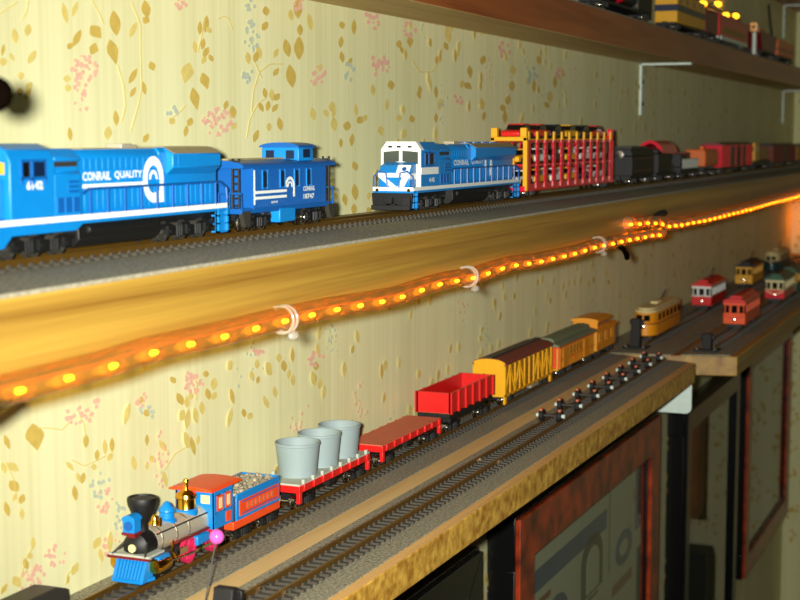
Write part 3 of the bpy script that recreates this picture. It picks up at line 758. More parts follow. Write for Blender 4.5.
b = MB(); b.bx(a+1, 466.5-xc, -9.2, -9.05, 12.6, 13.5); b.bx(a+1, 466.5-xc, -9.2, -9.05, 10.7, 11.6); b.bx(a-.05, a+.6, -9.2, -9.05, 9, 20.5); b.build('stripe', 'white', t)
b = MB(); arch_logo(b, 469.2-xc, 14.2, -9.08, 3.6); b.bx(471.8-xc, 472.8-xc, -9.2, -9.08, 10.8, 14.3); b.build('emblem', 'white', t)
b = MB(); side_text(b, 'CONRAIL', 479.5-xc, 12.4, -9.12, 9.5, 1.7, .03); side_text(b, '18747', 479.8-xc, 9.6, -9.12, 8.6, 1.8, .03); side_text(b, '18747', 455-xc, 9.0, -9.12, 5, .8, .02); b.build('lettering', 'white', t)
b = MB(); b.bx(462-xc, 474-xc, -8.8, 8.8, 2.2, 7.0); b.build('equipment_box', 'blue', t, .3)
b = MB(); b.bx(474-xc, 478-xc, -5, 5, 3, 7); b.cyl((457-xc, -4, 4.5), (462-xc, -4, 4.5), 1.6, n=12); b.build('brake_gear', 'darkgrey', t)
for s in (-1, 1):
    b = MB()
    for y in (-7.6, -5.2): b.bar((a-7.6 if s < 0 else z+5.4, y, 7), (a-7.6 if s < 0 else z+5.4, y, 24.5), .4)
    for k in range(7): b.bar((a-7.6 if s < 0 else z+5.4, -7.6, 9+k*2.4), (a-7.6 if s < 0 else z+5.4, -5.2, 9+k*2.4), .3)
    b.build('ladder', 'rubber', t)
b = MB()
for x in (a-7.8, z+6.5):
    b = MB(); b.tube([(x, -8.6, 7), (x, -8.6, 13), (x, 8.6, 13), (x, 8.6, 7)], .35, 6)
    for y in (-4, 0, 4): b.bar((x, y, 7), (x, y, 13), .3)
    b.build('platform_rail', 'blue_deep', t)
for x in (a-8, z+2):
    for s in (-1, 1): b = MB(); b.prism([(x, 7), (x+6, 7), (x+5, 2), (x+2, 2)], 'y', *sorted((s*7.4, s*9))); b.build('step', 'darkgrey', t)
truck(t, a+6, 11, 2, 2.9); truck(t, z-7, 11, 2, 2.9); coupler(t, a-8, -1); coupler(t, z+6, 1)

# ---- red automobile carrier
xc = 822; t = thing('automobile_carrier', (xc, YM, ZM), 'red slatted automobile carrier with yellow posts and tiny cars inside', 'train car')
a, z = 735-xc, 909-xc
MB().bx(a, z, -9, 9, 3.6, 6.4).build('flat_deck', 'crimson', t, .3)
for zz, nm in ((16.6, 'middle_deck'), (29.6, 'upper_deck')):
    MB().bx(a+3, z-3, -8.4, 8.4, zz, zz+.9).build(nm, 'yellow' if zz > 20 else 'red', t)
for s in (-1, 1):
    b = MB(); y0, y1 = sorted((s*8.5, s*9.3))
    b.bx(a+.5, z-.5, y0, y1, 28.6, 30.0); b.bx(a+.5, z-.5, y0, y1, 3.8, 7.4); b.bx(a+.5, z-.5, y0, y1, 16.4, 17.3)
    n = 12
    for i in range(n):
        x = a+5+(z-a-10)*i/(n-1)
        b.prism([(x-2.6, 5), (x+2.6, 5), (x+2.0, 30), (x-2.0, 30)], 'y', *sorted((s*8.9, s*9.7)))
        for k in range(5):
            b.prism([(x-3.4, 7.4+k*4.6), (x+3.4, 7.4+k*4.6), (x+1.6, 9.0+k*4.6), (x-1.6, 9.0+k*4.6)], 'y', *sorted((s*8.9, s*9.45)))
    b.build('side_panel', 'crimson', t)
    for i in range(n):
        x = a+5+(z-a-10)*i/(n-1)
        b = MB(); b.bx(x-1.3, x+1.3, *sorted((s*8.7, s*9.8)), 29.8, 34.4); b.build('stake', 'yellow', t, .2)
for x in (a+.2, z-2.2):
    b = MB()
    for s in (-1, 1): b.bx(x, x+2.4, *sorted((s*7.6, s*9.9)), 4, 31.4)
    b.bx(x, x+2.4, -9.9, 9.9, 29.4, 31.6)
    for s in (-1, 1): b.bx(x-.4, x+2.8, *sorted((s*6.2, s*9.6)), 31.4, 36.2)
    b.bx(x, x+2.2, -3, 3, 15.5, 21); b.build('end_frame', 'yellow' if x < 0 else 'crimson', t, .3)
truck(t, a+14, 11, 2, 2.6); truck(t, z-14, 11, 2, 2.6); coupler(t, a, -1); coupler(t, z, 1)

def toy_car(mat):
    t = thing('toy_car', (0, 0, 0), 'x', 'toy car')
    b = MB(); b.prism([(-13, 1.2), (13, 1.2), (13.2, 3.6), (12, 4.4), (8, 4.8), (-7, 4.8), (-12.4, 4.2), (-13.2, 3.2)], 'y', -5, 5); b.build('car_body', mat, t, .5)
    b = MB(); b.prism([(-6.5, 4.6), (8.5, 4.6), (5.5, 7.4), (-3, 7.4)], 'y', -4.5, 4.5); b.build('cabin_glass', 'glass_dark', t, .3)
    b = MB(); b.prism([(-3.2, 7.2), (5.7, 7.2), (5.2, 7.9), (-2.6, 7.9)], 'y', -4.4, 4.4); b.build('car_roof', mat, t, .3)
    for x in (-8, 8):
        for s in (-1, 1):
            b = MB(); b.cyl((x, s*3.6, 1.7), (x, s*5.2, 1.7), 1.7, n=12); b.build('wheel', 'rubber', t)
    return t
protos = {}
def put_car(mat, loc, label):
    if mat not in protos:
        o = protos[mat] = toy_car(mat); o.location = W(*loc); o['label'] = label; o['group'] = 'toy cars on the red carrier'
    else: dup(protos[mat], loc, label, 'toy cars on the red carrier')
names = {'red': 'red', 'navy': 'dark blue', 'yellow': 'yellow', 'white': 'white', 'darkgrey': 'dark grey'}
for k, (lv, zz, cols) in enumerate((('top deck', 30.55, ('red', 'red', 'navy', 'yellow', 'darkgrey', 'red')), ('middle deck', 17.55, ('yellow', 'white', 'darkgrey', 'yellow', 'white', 'white')), ('bottom deck', 6.45, ('white', 'yellow', 'white', 'yellow', 'navy', 'white')))):
    for i, c in enumerate(cols):
        pos = ('at the locomotive end', 'second from the locomotive', 'just before the middle', 'just past the middle', 'second from the far end', 'at the far end')[i]
        put_car(c, (735+15+28.6*i, YM, ZM+zz), f'tiny {names[c]} car, {lv} of the carrier, {pos}')

# ---- dim cars behind it
def box_thing(name, x0, x1, y, zr, label, cat='train car'):
    return thing(name, ((x0+x1)/2, y, zr), label, cat)
def undercar(t, L, mat='black', r=2.6, w=7.5):
    MB().bx(-L/2, L/2, -w, w, 4.2, 6.2).build('frame', mat, t, .2)
    truck(t, -L/2+9, 9, 2, r); truck(t, L/2-9, 9, 2, r); coupler(t, -L/2, -1); coupler(t, L/2, 1)

t = box_thing('steam_tender', 962, 1024, YM, ZM, 'black tender between the red car carrier and the red-hooded crane car')
undercar(t, 62); b = MB(); b.bx(-30, 30, -8.6, 8.6, 6, 19); b.prism([(-8.6, 19), (8.6, 19), (7.4, 24), (-7.4, 24)], 'x', -30, 30); b.build('tank', 'black', t, .5)
MB().bx(-22, 22, -6, 6, 23.6, 25.4).build('hatch', 'darkgrey', t, .4)
b = MB(); side_text(b, '2 3 4 5', -18, 12, -8.72, 26, 3.2, .02) if False else b.bx(-26, 26, -8.75, -8.6, 9, 9.6); b.bx(-26, 26, -8.75, -8.6, 17, 17.5); b.build('stripe', 'darkred', t)
b = MB(); b.lathe([(2.6, -.2), (2.6, -.9), (1.2, -1.1)], (-30, 0, 20), 'x', 14); b.build('lamp', 'steel', t)
t = box_thing('crane_car', 1036, 1099, YM, ZM, 'black crane car with arched red hood behind the black tender')
undercar(t, 62); b = MB(); b.bx(-28, 10, -8.4, 8.4, 6, 20); b.bx(-26, -2, -7.4, 7.4, 20, 23); b.build('cab', 'black', t, .6)
MB().prism([(7.4, 22.5)]+[(9*math.cos(math.pi*i/10), 20+9*math.sin(math.pi*i/10)) for i in range(11)]+[(-7.4, 22.5), (-7, 20.5)]+[(6.6*math.cos(math.pi*(10-i)/10), 19+8*math.sin(math.pi*(10-i)/10)) for i in range(11)], 'x', -20, 29).build('hood', 'crimson', t)
b = MB(); b.bx(-28.4, -27.8, -3, 3, 15, 18); b.build('window', 'steel', t)
b = MB(); b.bar((12, -5, 7), (29, -5, 20), .8); b.bar((12, 5, 7), (29, 5, 20), .8); b.bx(10, 28, -6, 6, 6, 12); b.build('winch', 'darkgrey', t)
t = box_thing('work_car', 1112, 1182, YM, ZM, 'small dark work car with pale railing ahead of the orange tank')
undercar(t, 68); b = MB(); b.bx(-30, 30, -7.6, 7.6, 6, 9); b.bx(-24, -6, -6, 6, 9, 19); b.build('body', 'black', t, .4)
b = MB(); b.bx(0, 12, -5, 5, 9, 20); b.build('boiler_box', 'darkred', t, .5)
b = MB()
for i in range(9): b.bar((-26+i*6.5, -8, 8), (-26+i*6.5, -8, 15), .5)
b.bar((-27, -8, 15), (28, -8, 15), .35); b.build('railing', 'greydeck', t)
t = box_thing('tank_car', 1200, 1258, YM, ZM, 'orange tank on a black flat car next to the red boxcar')
undercar(t, 58); b = MB(); b.prism([(-8.2, 8), (8.2, 8), (8.6, 12), (8.6, 18.6), (7.4, 21.6), (-7.4, 21.6), (-8.6, 18.6), (-8.6, 12)], 'x', -26, 26); b.build('tank', 'orange', t, .8)
b = MB(); b.lathe([(2.6, 0), (2.6, 2.4), (1.4, 3)], (0, 0, 21.4), 'z', 14); b.build('dome', 'orange', t)
for x in (-16, 16): b = MB(); b.bx(x-1, x+1, -6.5, 6.5, 6, 9.5); b.build('saddle', 'black', t)
def boxcar(x0, x1, y, zr, label, mat, doormat, roofmat, h=25, name='boxcar'):
    t = box_thing(name, x0, x1, y, zr, label); L = x1-x0; undercar(t, L)
    b = MB(); b.bx(-L/2, L/2, -9, 9, 6, h-2.4)
    n = int(L/5)
    for i in range(n+1):
        x = -L/2+.4+(L-.8)*i/n
        for s in (-1, 1): b.bx(x-.35, x+.35, *sorted((s*8.95, s*9.3)), 6.2, h-2.6)
    b.build('body', mat, t, .2)
    MB().prism(arch(9.4, h-2.5, h-2.2, h, 6), 'x', -L/2-.6, L/2+.6).build('roof', roofmat, t)
    return t, L
t, L = boxcar(1270, 1418, YM, ZM, 'long red boxcar with dark doors past the orange tank', 'crimson', 'black', 'darkred', 27)
for x in (-36, -6, 24):
    b = MB(); b.bx(x, x+(18 if x < 0 else 12), -9.5, -9.1, 6.6, 23.6); b.build('door', 'black' if x > -20 else 'darkgrey', t)
t = box_thing('switcher_locomotive', 1428, 1534, YM, ZM, 'yellow locomotive beyond the red boxcar', 'locomotive')
undercar(t, 104); b = MB(); b.bx(-52, 52, -8.6, 8.6, 6, 9); b.build('walkway', 'black', t)
b = MB(); b.bx(-44, -20, -8.6, 8.6, 9, 26); b.bx(-50, -44, -6, 6, 9, 17); b.build('cab', 'yellow', t, .6)
b = MB(); b.bx(-20, 48, -6, 6, 9, 21); b.build('hood', 'ochre', t, .6)
b = MB(); b.bx(-44.2, -43.8, -7, -1, 18, 23); b.bx(-44.2, -43.8, 1, 7, 18, 23); b.bx(-40, -26, -8.8, -8.5, 18, 23); b.build('window', 'glass_dark', t)
t, L = boxcar(1544, 1700, YM, ZM, 'dark brown boxcar near the far end of the middle shelf', 'roofbrown', 'black', 'black', 25)
b = MB(); b.bx(-12, 10, -9.5, -9.1, 6.6, 21); b.build('door', 'black', t)
t, L = boxcar(1710, 1860, YM, ZM, 'dull ochre boxcar at the far right end of the middle shelf', 'ochre', 'black', 'black', 24)
b = MB(); b.bx(-12, 10, -9.5, -9.1, 6.6, 20); b.build('door', 'roofbrown', t)

# ================================================================ STEAM TRAIN on the lower shelf
X0 = 425
t = thing('steam_locomotive', (X0, YL, ZL), 'old-time steam locomotive with silver boiler, funnel stack and red cab roof', 'locomotive')
# frame
b = MB(); b.bx(-13, 34, -3, 3, 4.6, 6.4); b.bx(-20, -8, -7.2, 7.2, 8.2, 8.8); b.build('frame', 'darkgrey', t)
# pilot
b = MB(); tip = -24; bk = -17.5
b.prism([(tip, -5.0), (bk, -6.6), (bk, 6.6), (tip, 5.0)], 'z', .9, 2.0)
for i in range(9):
    y = -4.8+9.6*i/8
    b.add([(tip+.2, y-.42, 1.6), (tip+.2, y+.42, 1.6), (tip+1.4, y+.42, 1.6), (tip+1.4, y-.42, 1.6), (bk-2.6, y*1.05-.42, 8.8), (bk-2.6, y*1.05+.42, 8.8), (bk-1.4, y*1.05+.42, 8.8), (bk-1.4, y*1.05-.42, 8.8)],
          [(0,1,5,4),(1,2,6,5),(2,3,7,6),(3,0,4,7),(0,3,2,1),(4,5,6,7)])
pass
for s in (-1, 1): b.prism([(tip, 1.0), (bk, 1.0), (bk-.3, 9), (bk-2.6, 9)], 'y', *sorted((s*5.0, s*5.8)))
b.build('pilot', 'blue', t)
b = MB(); b.bx(-22, -12, -7.0, 7.0, 8.8, 9.6); b.bx(-22.6, -21, -7.6, 7.6, 8.6, 9.8); b.build('front_platform', 'greydeck', t, .15)
b = MB(); b.bx(-23, -22.4, -8, 8, 8.4, 9.2); b.build('buffer_beam', 'darkred', t)
# boiler, smokebox
b = MB(); b.lathe([(.4, -12), (4.7, -12), (4.7, 8), (5.1, 12), (5.4, 22), (.4, 22)], (0, 0, 11.6), 'x', 26); boil = b.build('boiler', 'silver', t)
b = MB()
for x in (-9, 0, 8): b.lathe([(4.74, -.25), (4.86, -.25), (4.86, .25), (4.74, .25)], (x, 0, 11.6), 'x', 24)
b.build('boiler_band', 'steel', boil)
b = MB(); b.tube([(-12, -4.1, 14.4), (20, -4.8, 14.4)], .28, 6); b.build('boiler_handrail', 'rubber', boil)
b = MB(); b.lathe([(.3, -20.4), (2.0, -20.3), (3.6, -19.4), (4.6, -18.6), (4.6, -12), (.4, -12)], (0, 0, 11.4), 'x', 26); sm = b.build('smokebox', 'black', t)
b = MB(); b.lathe([(.2, -20.9), (1.35, -20.8), (1.4, -20.2)], (0, 0, 11.4), 'x', 16); b.build('number_plate', 'cream', sm)
b = MB()
for s in (-1, 1): b.bar((-17, s*3.6, 13.6), (-22.6, s*6.2, 9.6), .4)
b.build('brace', 'darkgrey', t)
# stack
b = MB(); b.lathe([(2.6, 15), (2.0, 15.6), (1.9, 18.2), (2.6, 19.4), (4.8, 24.6), (5.0, 26.2), (4.8, 27.0), (4.2, 27.0), (4.0, 26.2), (.3, 26.0)], (-14, 0, 0), 'z', 24); st = b.build('smoke_stack', 'black', t)
b = MB()
for i in range(5):
    y = -3+1.5*i; b.bar((-14-math.sqrt(15-y*y), y, 26.5), (-14+math.sqrt(15-y*y), y, 26.5), .25)
    b.bar((-14+y, -math.sqrt(15-y*y), 26.5), (-14+y, math.sqrt(15-y*y), 26.5), .25)
b.build('spark_screen', 'darkgrey', st)
# headlight
b = MB(); b.bx(-22.4, -18.4, -2.2, 2.2, 17.0, 21.2); b.prism(arch(2.5, 21.0, 21.1, 22.8, 8), 'x', -22.8, -18); hl = b.build('headlight', 'blue', t, .25)
b = MB(); b.bx(-22.7, -18.2, -2.5, 2.5, 16.2, 17.0); b.bx(-21, -19, -1.6, 1.6, 15, 16.3); b.build('headlight_bracket', 'darkred', t)
b = MB(); b.cyl((-22.8, 0, 19.2), (-22.3, 0, 19.2), 1.5, n=16); b.build('lens', 'blue_deep', hl)
# bell, domes
b = MB(); b.lathe([(2.0, 16), (1.9, 16.6), (1.3, 17.6), (1.1, 18.8), (.3, 19.3)], (-6.6, 0, 0), 'z', 18); b.bx(-7.2, -6, -2.4, -1.9, 15, 18.6); b.bx(-7.2, -6, 1.9, 2.4, 15, 18.6); b.build('bell', 'gold', t)
b = MB(); b.lathe([(3.4, 15.2), (3.3, 16), (2.5, 16.6), (2.5, 18.6), (2.9, 19), (2.7, 19.8), (1.6, 20.8), (1.2, 21.6), (.3, 22.2)], (1, 0, 0), 'z', 22); b.build('sand_dome', 'blue', t)
b = MB(); b.lathe([(3.7, 15.2), (3.6, 16.4), (3.3, 17), (3.3, 20.4), (3.8, 20.8), (3.5, 22), (2.2, 23), (1.0, 23.4), (.8, 24), (.8, 26), (1.1, 26.2), (.9, 27), (.2, 27.3)], (13.6, 0, 0), 'z', 24); b.build('steam_dome', 'gold', t)
b = MB(); b.lathe([(4.1, 14.6), (4.1, 16.6), (3.6, 17)], (13.6, 0, 0), 'z', 22); b.build('dome_base', 'blue', t)
# cab
b = MB(); cx0, cx1 = 19.5, 32.5
for s in (-1, 1):
    y0, y1 = sorted((s*7.0, s*7.8))
    b.bx(cx0, cx1, y0, y1, 8.6, 14.2); b.bx(cx0, cx1, y0, y1, 20.4, 22.4)
    for x0, x1 in ((cx0, cx0+1.6), (cx0+6, cx0+7.4), (cx1-1.4, cx1)): b.bx(x0, x1, y0, y1, 14, 20.5)
b.bx(cx0, cx0+.8, -7.6, 7.6, 8.6, 22.4)
cab = b.build('cab', 'blue', t)
b = MB()
b.bx(cx0+8.0, cx1-1.8, -8.0, -7.7, 9.6, 13.2); b.bx(cx0+1.9, cx0+5.8, -7.95, -7.6, 14.6, 20); b.bx(cx0+7.7, cx1-1.6, -7.95, -7.6, 14.6, 20)
b.build('cab_panel', 'redorange', cab)
b = MB(); b.bx(cx0+3.0, cx0+5.0, -8.1, -7.7, 15.4, 19.2); b.bx(cx0+8.6, cx0+10.6, -8.1, -7.7, 15.4, 19.2); b.bx(cx0-.2, cx0+.1, -6, -2.5, 17.5, 20.5); b.bx(cx0-.2, cx0+.1, 2.5, 6, 17.5, 20.5); b.build('cab_window', 'cream', cab)
b = MB(); b.prism(arch(8.8, 22.3, 22.5, 23.7, 10), 'x', cx0-3.2, cx1+5); b.build('cab_roof', 'redorange', t)
b = MB(); b.bx(14, 33, -4.2, 4.2, 5, 10); b.build('firebox', 'black', t)
# running gear
for x in (6.5, 22.5):
    for s in (-1, 1):
        b = MB(); b.lathe([(3.3, s*4.0), (4.6, s*4.0), (4.6, s*5.4), (3.6, s*5.4), (3.6, s*4.6)], (x, 0, 4.6), 'y', 26)
        b.lathe([(.4, s*4.2), (1.3, s*4.2), (1.3, s*5.6), (.4, s*5.6)], (x, 0, 4.6), 'y', 14)
        for i in range(10):
            q = math.pi*i/5; b.bar((x+math.cos(q)*1.2, s*4.8, 4.6+math.sin(q)*1.2), (x+math.cos(q)*3.6, s*4.8, 4.6+math.sin(q)*3.6), .38)
        b.build('driving_wheel', 'pinkwheel', t)
b = MB()
for s in (-1, 1): b.bx(5, 24, *sorted((s*6.0, s*6.5)), 3.2, 4.2); b.bar((-10.4, s*6.6, 4.8), (8, s*6.6, 3.8), .42); b.bx(-2, 3, *sorted((s*5.8, s*6.8)), 5.2, 7.2)
b.build('side_rod', 'steel', t)
for s in (-1, 1):
    b = MB(); b.lathe([(.3, -19.4), (2.1, -19.2), (2.6, -18.4), (2.6, -11.4), (2.1, -10.6), (.3, -10.4)], (0, s*7.2, 5.6), 'x', 20); b.build('cylinder', 'gold', t)
    b = MB(); b.bx(-18.4, -11.4, *sorted((s*5.2, s*8.8)), 7.4, 8.7); b.build('steam_chest', 'blue', t, .3)
b = MB()
for x in (-14, -7.6):
    for s in (-1, 1): b.lathe([(.4, s*3.8), (2.3, s*3.8), (2.3, s*4.9), (1.7, s*4.9), (1.6, s*4.5), (.4, s*4.6)], (x, 0, 2.3), 'y', 16)
b.bx(-15, -6, -3, 3, 2, 3); b.build('pilot_truck', 'black', t)
b = MB(); b.bx(-4, 18, -6.8, -5.6, 9.4, 10); b.bx(-4, 18, 5.6, 6.8, 9.4, 10); b.build('running_board', 'darkred', t)
b = MB(); b.tube([(-3, -4.6, 10), (-6, -6.2, 7), (-3, -6.4, 3.4)], .5, 8); b.tube([(12, -5, 9), (14, -6.4, 5), (11, -6.6, 3)], .4, 8); b.build('feed_pipe', 'gold', t)
b = MB(); b.bx(10, 18, -6.6, -4.4, 5, 8.4); b.build('air_tank', 'blue', t, .5)

t = thing('steam_tender', (475.5, YL, ZL), 'blue and orange tender heaped with grey coal behind the steam locomotive', 'train car')
b = MB(); b.bx(-18, 18, -8.0, 8.0, 5, 8); b.build('frame', 'redorange', t, .3)
b = MB(); b.bx(-16, 17.4, -8.2, 8.2, 8, 16.4)
for y0, y1 in ((-8.4, -7.4), (7.4, 8.4)): b.bx(-16, 17.6, y0, y1, 16, 17.6)
b.bx(16.8, 17.8, -8.4, 8.4, 16, 17.6); b.build('tank', 'blue', t, .25)
b = MB(); b.bx(-17.2, -15.9, -7.6, 7.6, 6, 17); b.bx(-17.6, -16, -5, 5, 8, 15); b.build('front_bulkhead', 'darkgrey', t, .2)
b = MB(); b.bx(-14, 16, -8.5, -8.15, 9.4, 15); b.bx(-14, 16, 8.15, 8.5, 9.4, 15); pnl = b.build('side_panel', 'redorange', t)
b = MB()
for i in range(7): b.bx(-9+i*3.1, -7.2+i*3.1, -8.62, -8.48, 11.2, 13.4)
b.build('faded_lettering', 'deck', pnl)
b = MB(); b.bx(-12.6, 14.6, -8.58, -8.48, 9.9, 10.3); b.bx(-12.6, 14.6, -8.58, -8.48, 14.1, 14.5); b.build('panel_line', 'blue_deep', pnl)
b = MB(); random.seed(9); b.bx(-15.5, 16.6, -7.3, 7.3, 16, 17)
for i in range(260):
    x, y = random.uniform(-15, 16), random.uniform(-7, 7); r = random.uniform(.5, 1.1)
    b.ball((x, y, 17+random.uniform(0, 1.2)*(1-abs(y)/8)), r, 6)
tag(b.build('coal_load', 'coal', t, smooth=False), kind='stuff')
truck(t, -10, 8.5, 2, 2.5, 6.0); truck(t, 10, 8.5, 2, 2.5, 6.0); coupler(t, 17.6, 1)

# ---- freight cars
def flat_base(t, a, z, ztop, mat, stake=True, w=9):
    b = MB(); b.bx(a, z, -w, w, ztop-2.8, ztop)
    if stake:
        n = 8
        for i in range(n):
            x = a+4+(z-a-8)*i/(n-1)
            for s in (-1, 1): b.bx(x-.9, x+.9, *sorted((s*(w-.1), s*(w+.7))), ztop-2.4, ztop+.3)
    o = b.build('side_sill', mat, t, .2)
    for x0 in (a, z-2.2):
        b = MB()
        for s in (-1, 1): b.bx(x0, x0+2.2, *sorted((s*(w-1.6), s*w)), ztop-7, ztop-2.6)
        b.build('step', mat, t, .2)
    b = MB(); b.bx(a+8, z-8, -3, 3, ztop-5, ztop-2.8)
    for y in (-4.5, 4.5): b.tube([(a+9, y, ztop-3), (a+18, y, ztop-6), (z-18, y, ztop-6), (z-9, y, ztop-3)], .3, 6)
    b.bx((a+z)/2-3, (a+z)/2+3, -7, -4, ztop-6.4, ztop-3); b.build('underframe', 'black', t)
    truck(t, a+9, 8.5, 2, 2.6, 6.0); truck(t, z-9, 8.5, 2, 2.6, 6.0); coupler(t, a, -1, mat='silver'); coupler(t, z, 1, mat='silver')
    return o
xc = 542; t = thing('tub_car', (xc, YL, ZL), 'red flat car carrying three open grey tubs behind the tender', 'train car')
a, z = 508-xc, 575.5-xc
flat_base(t, a, z, 10, 'red'); MB().bx(a+.3, z-.3, -8.8, 8.8, 10, 10.7).build('deck', 'greydeck', t)
b = MB()
for i in range(8):
    x = a+4+(z-a-8)*i/7
    for s in (-1, 1): b.bx(x-.9, x+.9, *sorted((s*8.2, s*9.4)), 10.2, 12.2)
b.build('stake_pocket', 'greydeck', t, .2)
for X in (524.5, 544.6, 563.8):
    b = MB(); x = X-xc
    b.lathe([(.3, 10.7), (7.6, 10.7), (7.9, 15), (8.8, 22.9), (9.1, 23.1), (9.1, 24.0), (8.6, 24.0), (8.1, 23.2), (7.0, 13), (.3, 12.6)], (x, 0, 0), 'z', 36); b.build('tub', 'greytub', t)
xc = 625; t = thing('flat_car', (xc, YL, ZL), 'empty red flat car with brown plank deck between the tubs and gondola', 'train car')
a, z = 589-xc, 660-xc
flat_base(t, a, z, 10.2, 'red'); b = MB(); n = 22
for i in range(n): b.bx(a+.2+(z-a-.4)*i/n, a+.2+(z-a-.4)*(i+1)/n-.14, -8.6, 8.6, 10.1, 10.6)
b.build('plank_deck', 'deck', t)
xc = 703.5; t = thing('gondola_car', (xc, YL, ZL), 'small bright red open gondola car before the yellow stock car', 'train car')
a, z = 672-xc, 735-xc
b = MB(); w = 9
for s in (-1, 1):
    b.bx(a, z, *sorted((s*(w-.9), s*w)), 10.4, 20.4)
    for i in range(7): x = a+.8+(z-a-1.6)*i/6; b.prism([(x-.9, 10), (x+.9, 10), (x+.9, 20.4), (x-.9, 20.4)], 'y', *sorted((s*(w-.1), s*(w+.8))))
b.bx(a, a+.9, -w, w, 10.4, 20.4); b.bx(z-.9, z, -w, w, 10.4, 20.4); b.build('side', 'red', t)
MB().bx(a+.6, z-.6, -8.2, 8.2, 10, 11.2).build('floor_boards', 'deck', t)
MB().bx(a, z, -8.4, 8.4, 8, 10.1).build('sill', 'black', t, .2)
b = MB(); b.bx(a+8, z-8, -6, 6, 5, 8); b.build('underframe', 'black', t); truck(t, a+9, 8.5, 2, 2.6, 6.0); truck(t, z-9, 8.5, 2, 2.6, 6.0); coupler(t, a, -1, mat='silver'); coupler(t, z, 1)

xc = 797; t = thing('stock_car', (xc, YL, ZL), 'yellow slatted stock car with brown roof and zigzag braces', 'train car')
a, z = 754-xc, 840-xc; h0, h1 = 5.2, 23.0
b = MB(); pe = [(-9.2, h0), (9.2, h0), (9.2, h1)]+[(9.2*math.cos(math.pi*i/8), h1+2.6*math.sin(math.pi*i/8)) for i in range(1, 8)]+[(-9.2, h1)]
b.prism(pe, 'x', a, a+1); b.build('end_wall', 'yellow', t); b = MB(); b.prism(pe, 'x', z-1, z); b.build('end_wall', 'yellow', t)
for s in (-1, 1):
    b = MB(); k = 9
    for i in range(k): zz = h0+.8+(h1-h0-1.6)*i/k; b.bx(a+.5, z-.5, *sorted((s*8.3, s*8.7)), zz, zz+1.45)
    b.build('slat_wall', 'ochre', t)
    b = MB(); y0, y1 = sorted((s*8.7, s*9.3))
    b.bx(a, z, y0, y1, h0, h0+1.3); b.bx(a, z, y0, y1, h1-1.2, h1)
    xs = [a+1, a+12, a+23, a+34, -5+.0, 8, z-34+1, z-23, z-12, z-1]
    n = 11
    xs = [a+1+(z-a-2)*i/(n-1) for i in range(n)]
    for x in xs: b.bx(x-.8, x+.8, y0, y1, h0, h1)
    for i in range(n-1):
        if i in (4, 5): continue
        x0, x1 = xs[i], xs[i+1]
        if (i % 2): x0, x1 = x1, x0
        b.prism([(x0-.6, h0+1), (x0+.9, h0+1), (x1+.6, h1-1), (x1-.9, h1-1)], 'y', *sorted((s*8.7, s*9.2)))
    b.build('bracing', 'yellow', t)
MB().bx(a+.4, z-.4, -8.3, 8.3, h0, h0+1).build('floor_boards', 'ochre', t)
MB().bx(a+1, z-1, -8.0, 8.0, 21.6, 22).build('ceiling_boards', 'ochre', t)
MB().prism([(9.7*math.cos(math.pi*i/10), h1-.2+3.0*math.sin(math.pi*i/10)) for i in range(11)]+[(-9.4, h1-.8), (9.4, h1-.8)], 'x', a+.2, z+.6).build('roof', 'roofbrown', t)
MB().bx(a-.6, z+1.4, -1.8, 1.8, h1+2.8, h1+3.5).build('roof_walk', 'darkgrey', t)
b = MB(); b.lathe([(2, 0), (2, -.4), (.3, -.5)], (a-.6, 2.4, 15.6), 'x', 14); b.bar((a-.8, 2.4, 15.6), (a, 2.4, 15.6), .3); b.build('brake_wheel', 'rubber', t)
for x0 in (a, z-3.4):
    b = MB()
    for s in (-1, 1): b.bx(x0, x0+3.4, *sorted((s*8, s*9.2)), 1.2, h0)
    b.build('step', 'yellow', t, .2)
b = MB(); b.bx(a+8, z-8, -4, 4, 3.6, h0); b.bx(10, 24, -7, -4, 2, 4.6); b.build('underframe', 'silver', t); truck(t, a+11, 8.5, 2, 2.6, 6.0); truck(t, z-11, 8.5, 2, 2.6, 6.0); coupler(t, a, -1); coupler(t, z, 1)

xc = 896; t = thing('baggage_coach', (xc, YL, ZL), 'orange-yellow old coach with grey-green clerestory roof and red trim', 'train car')
a, z = 854-xc, 938-xc
b = MB(); b.bx(a+4, z-4, -8.8, 8.8, 5.4, 18.6)
x = a+6
while x < z-5:
    for s in (-1, 1): b.bx(x, x+.12, *sorted((s*8.75, s*8.86)), 5.6, 18.4)
    x += 1.9
body = b.build('body', 'yelloworange', t, .2)
b = MB(); b.bx(a+3.4, z-3.4, -9, 9, 10.4, 11); b.build('belt_rail', 'orange', body)
for x in (a+10, a+56): 
    b = MB(); b.bx(x, x+11, -9.05, -8.7, 6, 17.2); b.bx(x, x+11, 8.7, 9.05, 6, 17.2); b.build('baggage_door', 'yelloworange', body)
for x in (a+25, a+32, a+39, a+46):
    b = MB(); b.bx(x, x+4, -8.95, -8.7, 11.8, 16.8); b.bx(x, x+4, 8.7, 8.95, 11.8, 16.8); b.build('window', 'ochre', body)
b = MB(); b.cyl((a+36, -9.1, 8.6), (a+36, -8.8, 8.6), 1.1, n=12); b.build('crest', 'redorange', body)
b = MB(); b.bx(a+3.9, a+4.3, -8.6, -4, 6, 17.6); b.bx(a+3.9, a+4.3, -1.8, 1.8, 6, 17); b.build('end_panel', 'redorange', body)
b = MB(); b.bx(a+3.7, a+4.1, -3.6, -2, 6, 17); b.bx(a+3.7, a+4.1, 2, 3.6, 10, 16); b.build('end_window', 'glass_dark', body)
b = MB(); b.bx(a, z, -9.3, 9.3, 18.4, 19.4); b.build('red_eaves', 'red', t)
MB().prism(arch(9.6, 19.3, 19.5, 21.6, 10), 'x', a-.6, z+.6).build('roof', 'greenroof', t)
